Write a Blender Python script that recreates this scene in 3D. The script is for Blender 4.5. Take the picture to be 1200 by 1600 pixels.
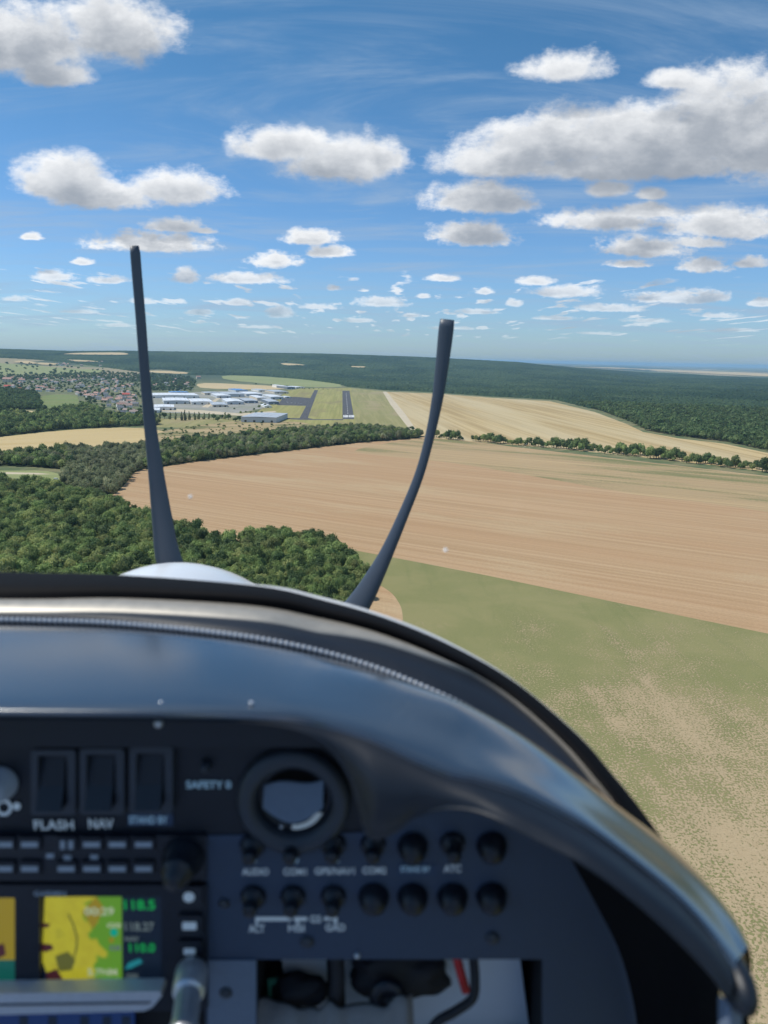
import bpy, bmesh, math, random
import numpy as np
from mathutils import Vector, Matrix, noise as mnoise
from mathutils.geometry import tessellate_polygon
R = math.radians
S = bpy.context.scene
COL = S.collection
for o in list(bpy.data.objects): bpy.data.objects.remove(o)

# ------------------------------------------------------------------ camera
H0 = 140.0                       # flying height over the plain
FPX = 1200.0                     # focal length in photo pixels
PITCH = math.atan(239/1200); ROLL = math.atan(22/1200)
sp_, cp_ = math.sin(PITCH), math.cos(PITCH); sr_, cr_ = math.sin(ROLL), math.cos(ROLL)
Fv = Vector((0, cp_, -sp_)); R0v = Vector((1, 0, 0)); U0v = Vector((0, sp_, cp_))
Rv = R0v*cr_ + U0v*sr_; Uv = U0v*cr_ - R0v*sr_
AY = Fv*cp_ + Uv*sp_; AZ = Uv*cp_ - Fv*sp_; AX = Rv.copy()      # axes of the aircraft
cam = bpy.data.cameras.new('camera'); co = bpy.data.objects.new('camera', cam); COL.objects.link(co)
co.matrix_world = Matrix(((Rv.x, Uv.x, -Fv.x, 0), (Rv.y, Uv.y, -Fv.y, 0), (Rv.z, Uv.z, -Fv.z, H0), (0, 0, 0, 1)))
cam.sensor_fit = 'HORIZONTAL'; cam.sensor_width = 36; cam.lens = 36*FPX/1200
cam.clip_start = 0.02; cam.clip_end = 200000
cam.dof.use_dof = True; cam.dof.focus_distance = 1500; cam.dof.aperture_fstop = 9.5
S.camera = co

# ------------------------------------------------------------------ sun and exposure
SUN_AZ = -82.0; SUN_EL = 56.0     # azimuth measured from the view direction, + to the right
sd = Vector((math.sin(R(SUN_AZ))*math.cos(R(SUN_EL)), math.cos(R(SUN_AZ))*math.cos(R(SUN_EL)), math.sin(R(SUN_EL))))
sl = bpy.data.lights.new('sun', 'SUN'); sl.energy = 3.6; sl.angle = R(0.5); sl.color = (1, .95, .87)
so = bpy.data.objects.new('sun', sl); COL.objects.link(so)
so.rotation_euler = sd.to_track_quat('Z', 'Y').to_euler()
S.view_settings.view_transform = 'Standard'; S.view_settings.look = 'None'
S.view_settings.exposure = 0.16; S.view_settings.gamma = 1
S.render.engine = 'CYCLES'
S.cycles.volume_bounces = 1; S.cycles.max_bounces = 8; S.cycles.transparent_max_bounces = 12

# ------------------------------------------------------------------ node helper
class NT:
    def __init__(s, tree): s.t = tree; s.n = tree.nodes; s.l = tree.links
    def new(s, typ, ins=None, **kw):
        nd = s.n.new(typ)
        for k, v in kw.items(): setattr(nd, k, v)
        for k, v in (ins or {}).items():
            if isinstance(v, bpy.types.NodeSocket): s.l.new(v, nd.inputs[k])
            else: nd.inputs[k].default_value = v
        return nd
    def m(s, op, a, b=0.0, c=0.0, clamp=False):
        nd = s.new('ShaderNodeMath', {0: a, 1: b, 2: c}, operation=op); nd.use_clamp = clamp
        return nd.outputs[0]
    def v(s, op, a, b=(0, 0, 0), c=None):
        d = {0: a, 1: b}
        if c is not None: d[2] = c
        nd = s.new('ShaderNodeVectorMath', d, operation=op)
        return nd.outputs['Value'] if op in ('LENGTH', 'DOT_PRODUCT') else nd.outputs[0]
    def ramp(s, x, lo, hi, a=0.0, b=1.0, smooth=True):
        nd = s.new('ShaderNodeMapRange', {0: x, 1: lo, 2: hi, 3: a, 4: b})
        nd.interpolation_type = 'SMOOTHSTEP' if smooth else 'LINEAR'
        return nd.outputs[0]
    def mix(s, f, a, b, blend='MIX'):
        nd = s.n.new('ShaderNodeMix'); nd.data_type = 'RGBA'; nd.blend_type = blend; nd.clamp_factor = True
        for i, x in ((0, f), (6, a), (7, b)):
            if isinstance(x, bpy.types.NodeSocket): s.l.new(x, nd.inputs[i])
            else: nd.inputs[i].default_value = x if i == 0 else (*x[:3], 1)
        return nd.outputs[2]
    def noise(s, vec, scale, detail=4, rough=.55, dist=0.0):
        return s.new('ShaderNodeTexNoise', {'Vector': vec, 'Scale': scale, 'Detail': detail, 'Roughness': rough, 'Distortion': dist}).outputs[0]

# ------------------------------------------------------------------ sky with clouds
world = bpy.data.worlds.new('World'); S.world = world; world.use_nodes = True
def pxuv(px, py):                 # a photo pixel as a direction of the sky: (x/y, z/y)
    xc, yc = (px-600)/FPX, -(py-800)/FPX
    d = Rv*xc + Uv*yc + Fv
    return d.x/d.y, d.z/d.y
CLOUDS = [  # centre and half sizes of each cumulus, in photo pixels
 (45,58,120,68,1),(185,38,95,72,1),(85,108,75,30,1),(-90,30,120,70,1),
 (98,272,84,46,1),(168,302,100,28,1),(275,290,86,34,1),(455,220,104,36,1),(535,245,92,46,1),(590,236,50,34,1),
 (870,215,150,55,1),(770,250,120,30,1),(1010,205,150,62,1),(1140,185,150,95,1),(930,256,140,34,1),(1250,200,150,100,1),(1180,230,120,50,1),(1060,245,110,40,1),
 (885,98,125,36,.5),(1050,120,100,30,.4),(748,306,100,30,1),(737,362,72,24,1),(950,291,56,20,.8),(1015,300,40,14,.6),
 (945,340,108,22,1),(1010,328,60,14,1),(1130,345,120,32,1),(1010,384,78,20,1),(1090,376,60,14,.8),(982,411,42,8,.9),
 (1100,413,46,15,1),(1176,408,36,12,.9),(235,376,104,20,1),(272,351,50,14,1),(318,359,26,8,.7),(488,369,46,16,1),(517,391,38,13,1),
 (430,404,46,16,.95),(86,430,36,11,1),(168,436,40,9,.8),(290,430,24,14,1),(388,434,66,11,.9),(46,368,24,9,.7),(130,408,22,7,.8),
 (695,434,32,7,1),(838,438,30,9,1),(890,454,64,12,.9),(758,454,18,7,.9),(594,471,46,10,1),(438,487,24,11,1),
 (1060,464,80,12,1),(1110,462,40,12,1),(370,471,30,7,.8),(520,449,14,6,.9),(805,472,16,8,.9),(1190,472,30,9,.9),(950,480,60,8,.9),(745,486,40,6,.8),(500,478,40,7,.7),(560,500,34,5,.8),(640,492,22,5,.7),(310,487,30,6,.8),(225,470,26,7,.8),(20,466,24,6,.8),(120,486,36,5,.7),(870,496,44,5,.7),(1010,500,50,5,.7),(1120,492,44,6,.7),(180,507,34,5,.7),(700,512,46,4,.7),(930,520,50,4,.6),(400,510,40,4,.6),(660,462,14,5,.8),(1150,515,46,4,.6)]
def field_group():
    g = bpy.data.node_groups.new('cloud_field', 'ShaderNodeTree')
    g.interface.new_socket('UV', in_out='INPUT', socket_type='NodeSocketVector')
    g.interface.new_socket('D', in_out='OUTPUT', socket_type='NodeSocketFloat')
    N = NT(g); gi = N.new('NodeGroupInput'); go = N.new('NodeGroupOutput')
    uv = gi.outputs[0]
    acc = None
    for (px, py, rx, ry, a) in CLOUDS:
        u, w = pxuv(px, py+ry*.35); u2, _ = pxuv(px+rx, py); _, w2 = pxuv(px, py+ry*.35-ry*1.25)
        iu, iw = 1/abs(u2-u), 1/abs(w2-w)
        q = N.v('MULTIPLY_ADD', uv, (iu, iw, 0), (-u*iu, -w*iw, 0))
        q2 = N.v('MULTIPLY', q, (-1, -2.1, 0))
        d = N.v('LENGTH', N.v('MAXIMUM', q, q2))
        d = N.m('ADD', d, (1-a)*.55) if a < 1 else d
        acc = d if acc is None else N.m('SMOOTH_MIN', acc, d, .12)
    base = N.m('SUBTRACT', 1.0, acc)
    # the small far cumulus: noise on a cloud plane seen at a low angle
    sep = N.new('ShaderNodeSeparateXYZ', {0: uv})
    el = N.m('MAXIMUM', sep.outputs[1], .004)
    inv = N.m('DIVIDE', 1.0, N.m('ADD', el, .02))
    pu = N.m('MULTIPLY', sep.outputs[0], inv)
    cv = N.new('ShaderNodeCombineXYZ', {0: pu, 1: N.m('MULTIPLY', N.m('LOGARITHM', N.m('ADD', el, .02), 2.718), 3.4), 2: 3.7}).outputs[0]
    n1 = N.noise(cv, 2.7, 3, .5)
    band = N.m('MULTIPLY', N.ramp(el, .13, .08), N.ramp(el, .01, .04))
    far = N.m('MULTIPLY', N.ramp(n1, .50, .72), band)
    far = N.m('SUBTRACT', N.m('MULTIPLY', far, .95), .30)
    # billows
    uvs = N.v('MULTIPLY', uv, (1, 1.5, 1))
    nb = N.noise(uvs, 11, 9, .62)
    nb2 = N.noise(uvs, 45, 5, .6)
    nb3 = N.noise(N.v('MULTIPLY', uv, (1, 1.9, 1)), 95, 4, .6)
    nn = N.m('ADD', N.m('MULTIPLY', N.m('SUBTRACT', nb, .5), N.ramp(sep.outputs[1], .30, .13, 2.1, .7)), N.m('MULTIPLY', N.m('SUBTRACT', nb2, .5), N.ramp(sep.outputs[1], .30, .12, .6, 1.3)))
    nn = N.m('ADD', nn, N.m('MULTIPLY', N.m('SUBTRACT', nb3, .5), N.ramp(sep.outputs[1], .26, .08, .12, 1.1)))
    b2 = N.m('ADD', base, N.m('ADD', N.m('MULTIPLY', nn, .85), .10))
    f2 = N.m('ADD', far, N.m('MULTIPLY', nn, .35))
    N.l.new(N.m('MAXIMUM', b2, f2), go.inputs[0])
    return g
def build_world():
    w = NT(world.node_tree); w.n.clear()
    g = field_group()
    out = w.new('ShaderNodeOutputWorld'); bg = w.new('ShaderNodeBackground')
    sky = w.new('ShaderNodeTexSky', sky_type='NISHITA'); sky.sun_disc = False
    sky.sun_elevation = R(SUN_EL); sky.sun_rotation = R(SUN_AZ); sky.altitude = 300; sky.air_density = 1.0; sky.dust_density = .6; sky.ozone_density = 2.5
    tc = w.new('ShaderNodeTexCoord'); d = tc.outputs['Generated']
    sep = w.new('ShaderNodeSeparateXYZ', {0: d})
    y = w.m('MAXIMUM', sep.outputs[1], .02)
    uv = w.new('ShaderNodeCombineXYZ', {0: w.m('DIVIDE', sep.outputs[0], y), 1: w.m('DIVIDE', sep.outputs[2], y), 2: 0.0}).outputs[0]
    def F(off):
        nd = w.n.new('ShaderNodeGroup'); nd.node_tree = g
        w.l.new(w.v('ADD', uv, off), nd.inputs[0]); return nd.outputs[0]
    D0 = F((0, 0, 0)); D1 = F((-.006, .014, 0)); D2 = F((-.014, .04, 0))
    alpha = w.ramp(D0, -.05, .55)
    front = w.ramp(sep.outputs[1], .05, .3)
    alpha = w.m('MULTIPLY', w.m('MULTIPLY', alpha, front), w.ramp(sep.outputs[2], .0, .13, .30, 1))
    # how much cloud the sunlight has crossed above this point
    th = w.m('ADD', w.m('MULTIPLY', w.m('MAXIMUM', D1, 0.0), .45), w.m('MULTIPLY', w.m('MAXIMUM', D2, 0.0), .75))
    th = w.m('ADD', th, w.m('MULTIPLY', w.m('MAXIMUM', D0, 0.0), .25))
    bn = w.ramp(w.noise(w.v('MULTIPLY', uv, (1, 1.7, 1)), 15, 5, .55), .34, .66, .7, 1.35)
    lit = w.m('POWER', 2.718, w.m('MULTIPLY', w.m('MULTIPLY', th, bn), -1.75))
    ccol = w.mix(lit, (2.7, 3.05, 3.6), (10.2, 10.2, 10.2))
    # thin high cirrus
    cz = w.m('ADD', w.m('MAXIMUM', sep.outputs[2], 0.0), .12)
    cp = w.new('ShaderNodeCombineXYZ', {0: w.m('DIVIDE', sep.outputs[0], cz), 1: w.m('MULTIPLY', w.m('DIVIDE', sep.outputs[1], cz), 2.6), 2: 1.0}).outputs[0]
    ci = w.ramp(w.noise(cp, .7, 8, .62, 1.6), .40, .78, 0, .62)
    # cumulus elsewhere in the sky (behind and above the aircraft)
    cu = w.ramp(w.noise(w.v('MULTIPLY', cp, (1, .4, 1)), .9, 7, .55), .52, .68)
    cu = w.m('MULTIPLY', w.m('MULTIPLY', cu, w.m('SUBTRACT', 1.0, front)), w.ramp(sep.outputs[2], .0, .1))
    skc = w.mix(1.0, sky.outputs[0], w.mix(w.ramp(sep.outputs[2], .0, .42), (.66, .89, 1.22), (.43, .81, .97)), 'MULTIPLY')
    c = w.mix(ci, skc, (3.4, 4.5, 6.0))
    c = w.mix(cu, c, (7, 7.2, 7.4))
    c = w.mix(w.m('MULTIPLY', alpha, .96), c, ccol)
    w.l.new(c, bg.inputs[0]); bg.inputs[1].default_value = .1
    w.l.new(bg.outputs[0], out.inputs[0])
build_world()

# ------------------------------------------------------------------ scene helpers
def mesh(name, verts, faces, mat=None, parent=None, smooth=False, mats=None, fm=None):
    me = bpy.data.meshes.new(name)
    me.from_pydata([tuple(v) for v in verts] if not isinstance(verts, np.ndarray) else verts.tolist(), [], faces if isinstance(faces, list) else faces.tolist())
    for m_ in (mats or ([mat] if mat else [])): me.materials.append(m_)
    if fm is not None: me.polygons.foreach_set('material_index', fm)
    if smooth: me.polygons.foreach_set('use_smooth', [True]*len(me.polygons))
    me.update()
    o = bpy.data.objects.new(name, me); COL.objects.link(o)
    if parent: o.parent = parent
    return o
def tag(o, label=None, cat=None, group=None, kind=None):
    if label: o['label'] = label
    if cat: o['category'] = cat
    if group: o['group'] = group
    if kind: o['kind'] = kind
    return o
def empty(name, loc=(0, 0, 0), rz=0):
    o = bpy.data.objects.new(name, None); COL.objects.link(o); o.location = loc; o.rotation_euler = (0, 0, rz)
    o.empty_display_size = .1
    return o
def newmat(name):
    m_ = bpy.data.materials.new(name); m_.use_nodes = True; nt = NT(m_.node_tree)
    b = m_.node_tree.nodes['Principled BSDF']
    return m_, nt, b
def simple(name, col, rough=.5, metal=0., bump=0., bscale=60., var=.12, emit=0., spec=.5, coat=0.):
    m_, N, b = newmat(name)
    tc = N.new('ShaderNodeTexCoord').outputs['Object']
    n = N.noise(tc, bscale, 5, .6)
    c = N.mix(n, [x*(1-var) for x in col], [min(1, x*(1+var)) for x in col])
    N.l.new(c, b.inputs['Base Color'])
    b.inputs['Roughness'].default_value = rough; b.inputs['Metallic'].default_value = metal
    b.inputs['Specular IOR Level'].default_value = spec; b.inputs['Coat Weight'].default_value = coat
    if emit: N.l.new(c, b.inputs['Emission Color']); b.inputs['Emission Strength'].default_value = emit
    if bump:
        bp = N.new('ShaderNodeBump', {'Strength': bump, 'Distance': .002, 'Height': N.noise(tc, bscale*8, 3, .6)})
        N.l.new(bp.outputs[0], b.inputs['Normal'])
    return m_

# ------------------------------------------------------------------ terrain
RT = [-2.5, -1.2, -.504, -.403, -.336, -.168, -.084, .042, .168, .252, .336, 2.5]
RH = [120, 150, 163, 156, 172, 177, 176, 156, 122, 60, 0, 0]
def Hn(x, y):
    x = np.asarray(x, float); y = np.asarray(y, float)
    r = np.hypot(x, y); t = x/np.maximum(y, 1)
    q = np.clip((r-4300)/4700, 0, 1); q = q*q*(3-2*q)
    h = np.interp(t, RT, RH)*q
    h += q*5*(np.sin(x/900+1.3)*np.cos(y/700))
    q2 = np.clip((r-9500)/5000, 0, 1)
    return h*(1-.35*q2)
def Hf(x, y): return float(Hn(x, y))
def dirw(px, py):
    return Rv*((px-600)/FPX) + Uv*(-(py-800)/FPX) + Fv
def hit(px, py):
    d = dirw(px, py)
    if d.z < -1e-6:
        t = -H0/d.z
        if math.hypot(d.x*t, d.y*t) < 4300: return (d.x*t, d.y*t, 0.0)
    t = 4000.0
    while t < 60000:
        if H0+d.z*t <= Hf(d.x*t, d.y*t): break
        t += 25
    return (d.x*t, d.y*t, Hf(d.x*t, d.y*t))
def proj(x, y, z):
    X, Y, Z = x, y, z-H0
    f = X*Fv.x+Y*Fv.y+Z*Fv.z
    return 600+FPX*(X*Rv.x+Y*Rv.y+Z*Rv.z)/f, 800-FPX*(X*Uv.x+Y*Uv.y+Z*Uv.z)/f
def inpoly(px, py, poly):
    px = np.asarray(px, float); py = np.asarray(py, float)
    ins = np.zeros(px.shape, bool); n = len(poly)
    for i in range(n):
        x0, y0 = poly[i]; x1, y1 = poly[(i+1) % n]
        if y0 == y1: continue
        c = ((y0 > py) != (y1 > py)) & (px < (x1-x0)*(py-y0)/(y1-y0)+x0)
        ins ^= c
    return ins
def smoothpoly(poly, k=2, amp=0.0, seed=0):
    rnd = random.Random(seed); p = list(poly)
    for _ in range(k):
        q = []
        for i in range(len(p)):
            a, b = p[i], p[(i+1) % len(p)]
            q += [(a[0]*.8+b[0]*.2, a[1]*.8+b[1]*.2), (a[0]*.2+b[0]*.8, a[1]*.2+b[1]*.8)]
        p = q
    if amp:
        p = [(x+rnd.uniform(-amp, amp), y+rnd.uniform(-amp, amp)*.25) for x, y in p]
    return p
def sheet(name, poly, mat, layer=1, k=1, amp=0.0, kind='structure', label=None, maxpx=None, raw=False):
    p = poly if raw else smoothpoly(poly, k, amp, hash(name) % 999 if False else len(poly))
    tris = tessellate_polygon([[Vector((x, y, 0)) for x, y in p]])
    bm = bmesh.new(); vs = [bm.verts.new((x, y, 0)) for x, y in p]
    for t in tris:
        try: bm.faces.new([vs[i] for i in t])
        except ValueError: pass
    if maxpx:
        for _ in range(6):
            es = [e for e in bm.edges if e.calc_length() > maxpx]
            if not es: break
            bmesh.ops.subdivide_edges(bm, edges=es, cuts=1)
            bmesh.ops.triangulate(bm, faces=[f for f in bm.faces if len(f.verts) > 3])
    for v in bm.verts:
        x, y, z = hit(v.co.x, v.co.y); r = math.hypot(x, y)
        v.co = (x, y, z + layer*(.004+r*1.2e-5) + (max(0, min(1, (r-4000)/1500))*2.0))
    bmesh.ops.recalc_face_normals(bm, faces=bm.faces)
    me = bpy.data.meshes.new(name); bm.to_mesh(me); bm.free()
    if sum(f.normal.z for f in me.polygons) < 0: me.flip_normals()
    me.materials.append(mat); o = bpy.data.objects.new(name, me); COL.objects.link(o)
    tag(o, label, None, None, kind); return o

def rowdir(px, py):
    d = dirw(px, py); return math.atan2(d.y, d.x)
def field_mat(name, c1, c2, c3, ang=0., W=6., L=400., speck=2.0, sp_amt=.25, patch=None, patch_scale=.004, patch_lo=.5, patch_hi=.65, broad=.5, bump=.35, px=3):
    """crop stripes along ang; c1-c2 rows, c3 broad tint, patch = colour of weedy patches"""
    m_, N, b = newmat(name)
    P = N.new('ShaderNodeTexCoord').outputs['Object']
    mp = N.new('ShaderNodeMapping', {0: P, 'Rotation': (0, 0, ang), 'Scale': (L, W, 1)}, vector_type='TEXTURE').outputs[0]
    s1 = N.noise(mp, 1.0, 3, .6)
    mp2 = N.new('ShaderNodeMapping', {0: P, 'Rotation': (0, 0, ang), 'Scale': (L*2, W*7, 1)}, vector_type='TEXTURE').outputs[0]
    s2 = N.noise(mp2, 1.0, 4, .6)
    c = N.mix(N.ramp(s1, .36, .64), c1, c2)
    c = N.mix(N.m('MULTIPLY', N.ramp(s2, .38, .66), broad), c, c3)
    if patch:
        pn = N.noise(N.new('ShaderNodeMapping', {0: P, 'Rotation': (0, 0, ang), 'Scale': (px, 1, 1)}, vector_type='TEXTURE').outputs[0], patch_scale, 8, .62)
        fine = N.noise(P, .35, 5, .7)
        pm = N.ramp(N.m('ADD', pn, N.m('MULTIPLY', N.m('SUBTRACT', fine, .5), .28)), patch_lo, patch_hi)
        c = N.mix(N.m('MULTIPLY', pm, .85), c, patch)
    sn = N.noise(P, 1/speck, 6, .75)
    c = N.mix(N.m('MULTIPLY', N.ramp(sn, .40, .62), sp_amt), c, N.mix(1.0, c, (.55, .52, .45), 'MULTIPLY'))
    N.l.new(c, b.inputs['Base Color']); b.inputs['Roughness'].default_value = .95; b.inputs['Specular IOR Level'].default_value = .15
    bp = N.new('ShaderNodeBump', {'Strength': bump, 'Distance': .25, 'Height': N.m('ADD', sn, N.m('MULTIPLY', s1, 1.2))})
    N.l.new(bp.outputs[0], b.inputs['Normal'])
    return m_

# ---- ground sheet
def build_ground():
    m_, N, b = newmat('open_country')
    P = N.new('ShaderNodeTexCoord').outputs['Object']
    vor = N.new('ShaderNodeTexVoronoi', {'Vector': N.v('MULTIPLY', P, (1, .55, 1)), 'Scale': .0011, 'Randomness': .9})
    rnd = N.new('ShaderNodeSeparateColor', {0: vor.outputs['Color']}).outputs[0]
    far = N.mix(N.ramp(rnd, .35, .45), (.045, .075, .035), (.30, .25, .14))
    far = N.mix(N.ramp(rnd, .7, .75), far, (.12, .15, .06))
    n = N.noise(P, .02, 8, .65)
    near = N.mix(N.ramp(n, .4, .62), (.09, .125, .045), (.21, .19, .09))
    r = N.v('LENGTH', P)
    c = N.mix(N.ramp(r, 3800, 5200), near, far)
    N.l.new(c, b.inputs['Base Color']); b.inputs['Roughness'].default_value = 1
    A = 220; radii = [0]+list(np.geomspace(60, 70000, 200)); V = [(0, 0, 0)]; Fc = []
    for r_ in radii[1:]:
        for a in range(A):
            t = 2*math.pi*a/A; x, y = r_*math.cos(t), r_*math.sin(t); V.append((x, y, Hf(x, y) if y > 0 else 0))
    for a in range(A): Fc.append([0, 1+a, 1+(a+1) % A])
    for i in range(len(radii)-2):
        for a in range(A):
            p = 1+i*A; q = p+A; Fc.append([p+a, q+a, q+(a+1) % A, p+(a+1) % A])
    tag(mesh('ground', V, Fc, m_, smooth=True), kind='structure')
build_ground()

dr1 = rowdir(-1500, 523); dr2 = rowdir(470, 559)
M = {}
M['f1'] = field_mat('ploughed_stubble', (.42, .275, .15), (.51, .35, .205), (.44, .27, .145), dr1, 6, 500, 1.6, .3, broad=.45, patch=(.50, .37, .22), patch_scale=.012, patch_lo=.5, patch_hi=.7)
M['f1b'] = field_mat('stubble_weeds', (.40, .28, .155), (.50, .365, .20), (.36, .27, .15), dr1, 6, 500, 2, .2, patch=(.17, .185, .075), patch_scale=.009, patch_lo=.47, patch_hi=.58, px=6)
M['f2'] = field_mat('golden_stubble', (.39, .28, .13), (.55, .42, .22), (.55, .45, .27), dr2, 16, 900, 5, .12, broad=.8)
M['f5'] = field_mat('wheat', (.50, .37, .17), (.58, .45, .23), (.55, .42, .22), rowdir(2500, 590), 8, 300, 4, .12)
M['tan'] = field_mat('ripe_wheat', (.50, .38, .20), (.60, .47, .27), (.55, .44, .26), rowdir(2500, 590), 14, 500, 6, .1)
M['green'] = field_mat('meadow', (.14, .20, .065), (.21, .26, .09), (.24, .25, .11), 0.3, 12, 200, 4, .25)
M['paleg'] = field_mat('pale_meadow', (.22, .26, .11), (.32, .33, .15), (.28, .31, .13), .1, 20, 500, 6, .15)
M['airg'] = field_mat('airfield_grass', (.27, .265, .09), (.36, .335, .125), (.33, .29, .11), rowdir(539, 560), 10, 500, 5, .15, patch=(.26, .22, .11), patch_scale=.01)
M['airg2'] = field_mat('mown_strip', (.27, .25, .105), (.35, .31, .145), (.25, .25, .10), rowdir(539, 560), 14, 400, 5, .15, patch=(.36, .29, .165), patch_scale=.008)
M['scrub'] = field_mat('dry_scrub', (.40, .30, .16), (.48, .37, .21), (.34, .27, .13), .2, 9, 60, 4, .3, patch=(.11, .14, .05), patch_scale=.02, patch_lo=.52, patch_hi=.6)
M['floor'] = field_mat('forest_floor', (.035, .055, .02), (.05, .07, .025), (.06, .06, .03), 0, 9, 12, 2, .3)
M['track'] = field_mat('gravel', (.55, .46, .32), (.62, .54, .40), (.5, .42, .3), 0, 4, 30, 2, .15)
M['asphalt'] = field_mat('asphalt', (.085, .085, .09), (.11, .11, .115), (.10, .10, .105), rowdir(539, 560), 5, 90, 3, .1, bump=.05)
M['mark'] = simple('road_paint', (.8, .8, .78), .7, bscale=.3)

def pasture_mat():
    m_, N, b = newmat('pasture')
    P = N.new('ShaderNodeTexCoord').outputs['Object']
    ang = rowdir(-1500, 523)
    sep = N.new('ShaderNodeSeparateXYZ', {0: P})
    # share of bare soil: grows towards the near right corner of the field
    near = N.ramp(sep.outputs[1], 420, 130, -.17, .21, False)
    near = N.m('ADD', near, N.ramp(sep.outputs[0], -40, 90, -.05, .06, False))
    low = N.noise(P, .011, 6, .6, .6); mid = N.noise(P, .06, 6, .65)
    ha, hb = hit(960, 960), hit(1110, 1120); ang = math.atan2(hb[1]-ha[1], hb[0]-ha[0])
    stre = N.noise(N.new('ShaderNodeMapping', {0: P, 'Rotation': (0, 0, ang), 'Scale': (120, 11, 1)}, vector_type='TEXTURE').outputs[0], 1, 4, .6)
    share = N.m('ADD', near, N.m('ADD', N.m('MULTIPLY', N.m('SUBTRACT', low, .5), .85), N.m('MULTIPLY', N.m('SUBTRACT', mid, .5), .45)))
    share = N.m('ADD', share, N.m('MULTIPLY', N.m('SUBTRACT', stre, .5), .5))
    fine = N.noise(N.v('MULTIPLY', P, (1, .8, 1)), 1.15, 5, .62)
    bare = N.ramp(N.m('ADD', fine, N.m('MULTIPLY', share, .6)), .535, .60)
    tuft = N.ramp(N.noise(P, 2.2, 5, .7), .35, .7)
    g = N.mix(tuft, (.175, .18, .07), (.29, .275, .125))
    g = N.mix(N.ramp(N.noise(P, .02, 5, .6, .5), .4, .65, 0, .75), g, (.275, .25, .115))
    g = N.mix(N.m('MULTIPLY', N.ramp(stre, .5, .8), .4), g, (.12, .16, .055))
    soil = N.mix(N.noise(P, .5, 6, .7), (.36, .265, .15), (.48, .38, .24))
    c = N.mix(bare, g, soil)
    tf = N.ramp(N.noise(P, 1.3, 3, .6), .60, .66)
    c = N.mix(N.m('MULTIPLY', tf, .35), c, (.14, .15, .06))
    N.l.new(c, b.inputs['Base Color']); b.inputs['Roughness'].default_value = 1; b.inputs['Specular IOR Level'].default_value = .1
    bp = N.new('ShaderNodeBump', {'Strength': .6, 'Distance': .3, 'Height': N.m('SUBTRACT', fine, bare)})
    N.l.new(bp.outputs[0], b.inputs['Normal'])
    return m_
M['pasture'] = pasture_mat()

# ---- fields and pavings, outlined on the ground
F1 = [(120,790),(165,772),(200,735),(300,722),(420,708),(560,692),(660,683),(700,685),(800,698),(1000,721),(1200,744),(1500,782),(1500,1055),(1200,991),(1000,950),(880,925),(760,900),(640,877),(560,862),(300,880)]
sheet('stubble_field', F1, M['f1'], 2, 0, raw=True)
sheet('stubble_field', [(640,686),(700,686),(800,699),(1000,722),(1200,745),(1500,783),(1500,850),(1200,800),(1110,786),(1010,776),(900,756),(800,738),(700,722),(600,712),(540,705)], M['f1b'], 3, 2)
sheet('pasture', [(500,850),(560,861),(640,876),(760,899),(880,924),(1000,949),(1200,990),(1500,1054),(2600,1500),(2600,2600),(-200,2600),(100,1100)], M['pasture'], 3, 0, raw=True)
sheet('stubble_field', [(588,912),(600,918),(616,930),(628,950),(630,975),(600,1010),(520,1010),(500,940),(560,920)], M['f1'], 4, 2)
F2 = [(600,612),(680,615),(760,621),(860,627),(930,644),(980,663),(1005,675),(1060,685),(1130,693),(1200,708),(1320,735),(1320,760),(1200,737),(1000,714),(850,699),(740,690),(660,683),(645,670)]
sheet('wheat_field', F2, M['f2'], 2, 0, raw=True)
sheet('wheat_field', [(-300,706),(-100,692),(0,683),(100,672),(180,668),(225,669),(270,676),(305,683),(230,692),(150,699),(60,708),(0,715),(-300,740)], M['f5'], 2, 1)
sheet('wheat_field', [(16,645),(35,640.5),(60,643),(50,650),(22,649)], M['tan'], 2, 2)
sheet('wheat_field', [(305,600.5),(325,598),(440,603.5),(455,607),(420,609),(315,607)], M['tan'], 2, 1)
sheet('wheat_field', [(222,580),(250,579.5),(296,582.5),(290,585),(240,583)], M['tan'], 3, 1, maxpx=12)
sheet('meadow', [(60,620),(85,616),(120,617),(124,628),(118,636),(90,640),(66,637)], M['green'], 2, 2)
sheet('meadow', [(-200,565),(-50,567),(0,568),(60,572),(120,577),(170,579),(150,584),(60,586),(-200,588)], M['paleg'], 3, 1, maxpx=12)
sheet('meadow', [(345,587),(400,588),(470,593),(530,600),(536,605),(470,604.5),(350,594)], M['paleg'], 3, 1, maxpx=14)
sheet('wheat_field', [(430,568.5),(450,568),(470,570),(482,571.5),(450,571.5)], M['tan'], 6, 1, maxpx=8)
sheet('wheat_field', [(548,572.5),(572,573),(568,575),(550,574.5)], M['tan'], 6, 1, maxpx=8)
sheet('wheat_field', [(90,553),(130,551.5),(190,551),(202,553.5),(195,555),(120,554.5)], M['tan'], 8, 1, maxpx=6)
sheet('wheat_field', [(18,565),(40,564),(62,568),(45,569.5)], M['tan'], 6, 1, maxpx=8)
sheet('wheat_field', [(57,567),(90,568),(86,571),(60,570)], M['tan'], 6, 1, maxpx=8)
sheet('wheat_field', [(100,562.5),(130,563),(160,566),(120,565.5)], M['tan'], 6, 1, maxpx=8)
sheet('wheat_field', [(980,576),(1060,578.6),(1200,583.5),(1300,588),(1300,592),(1200,588.5),(1100,583.5),(1020,579.5)], M['tan'], 6, 1, maxpx=12)
sheet('wheat_field', [(905,573.2),(960,574.6),(1000,576.5),(950,576)], M['tan'], 6, 1, maxpx=12)
sheet('airfield_grass', [(440,612),(470,607),(545,606),(603,612),(648,668),(640,678),(560,676),(470,664),(400,668),(395,650)], M['airg'], 2, 0, raw=True)
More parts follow.
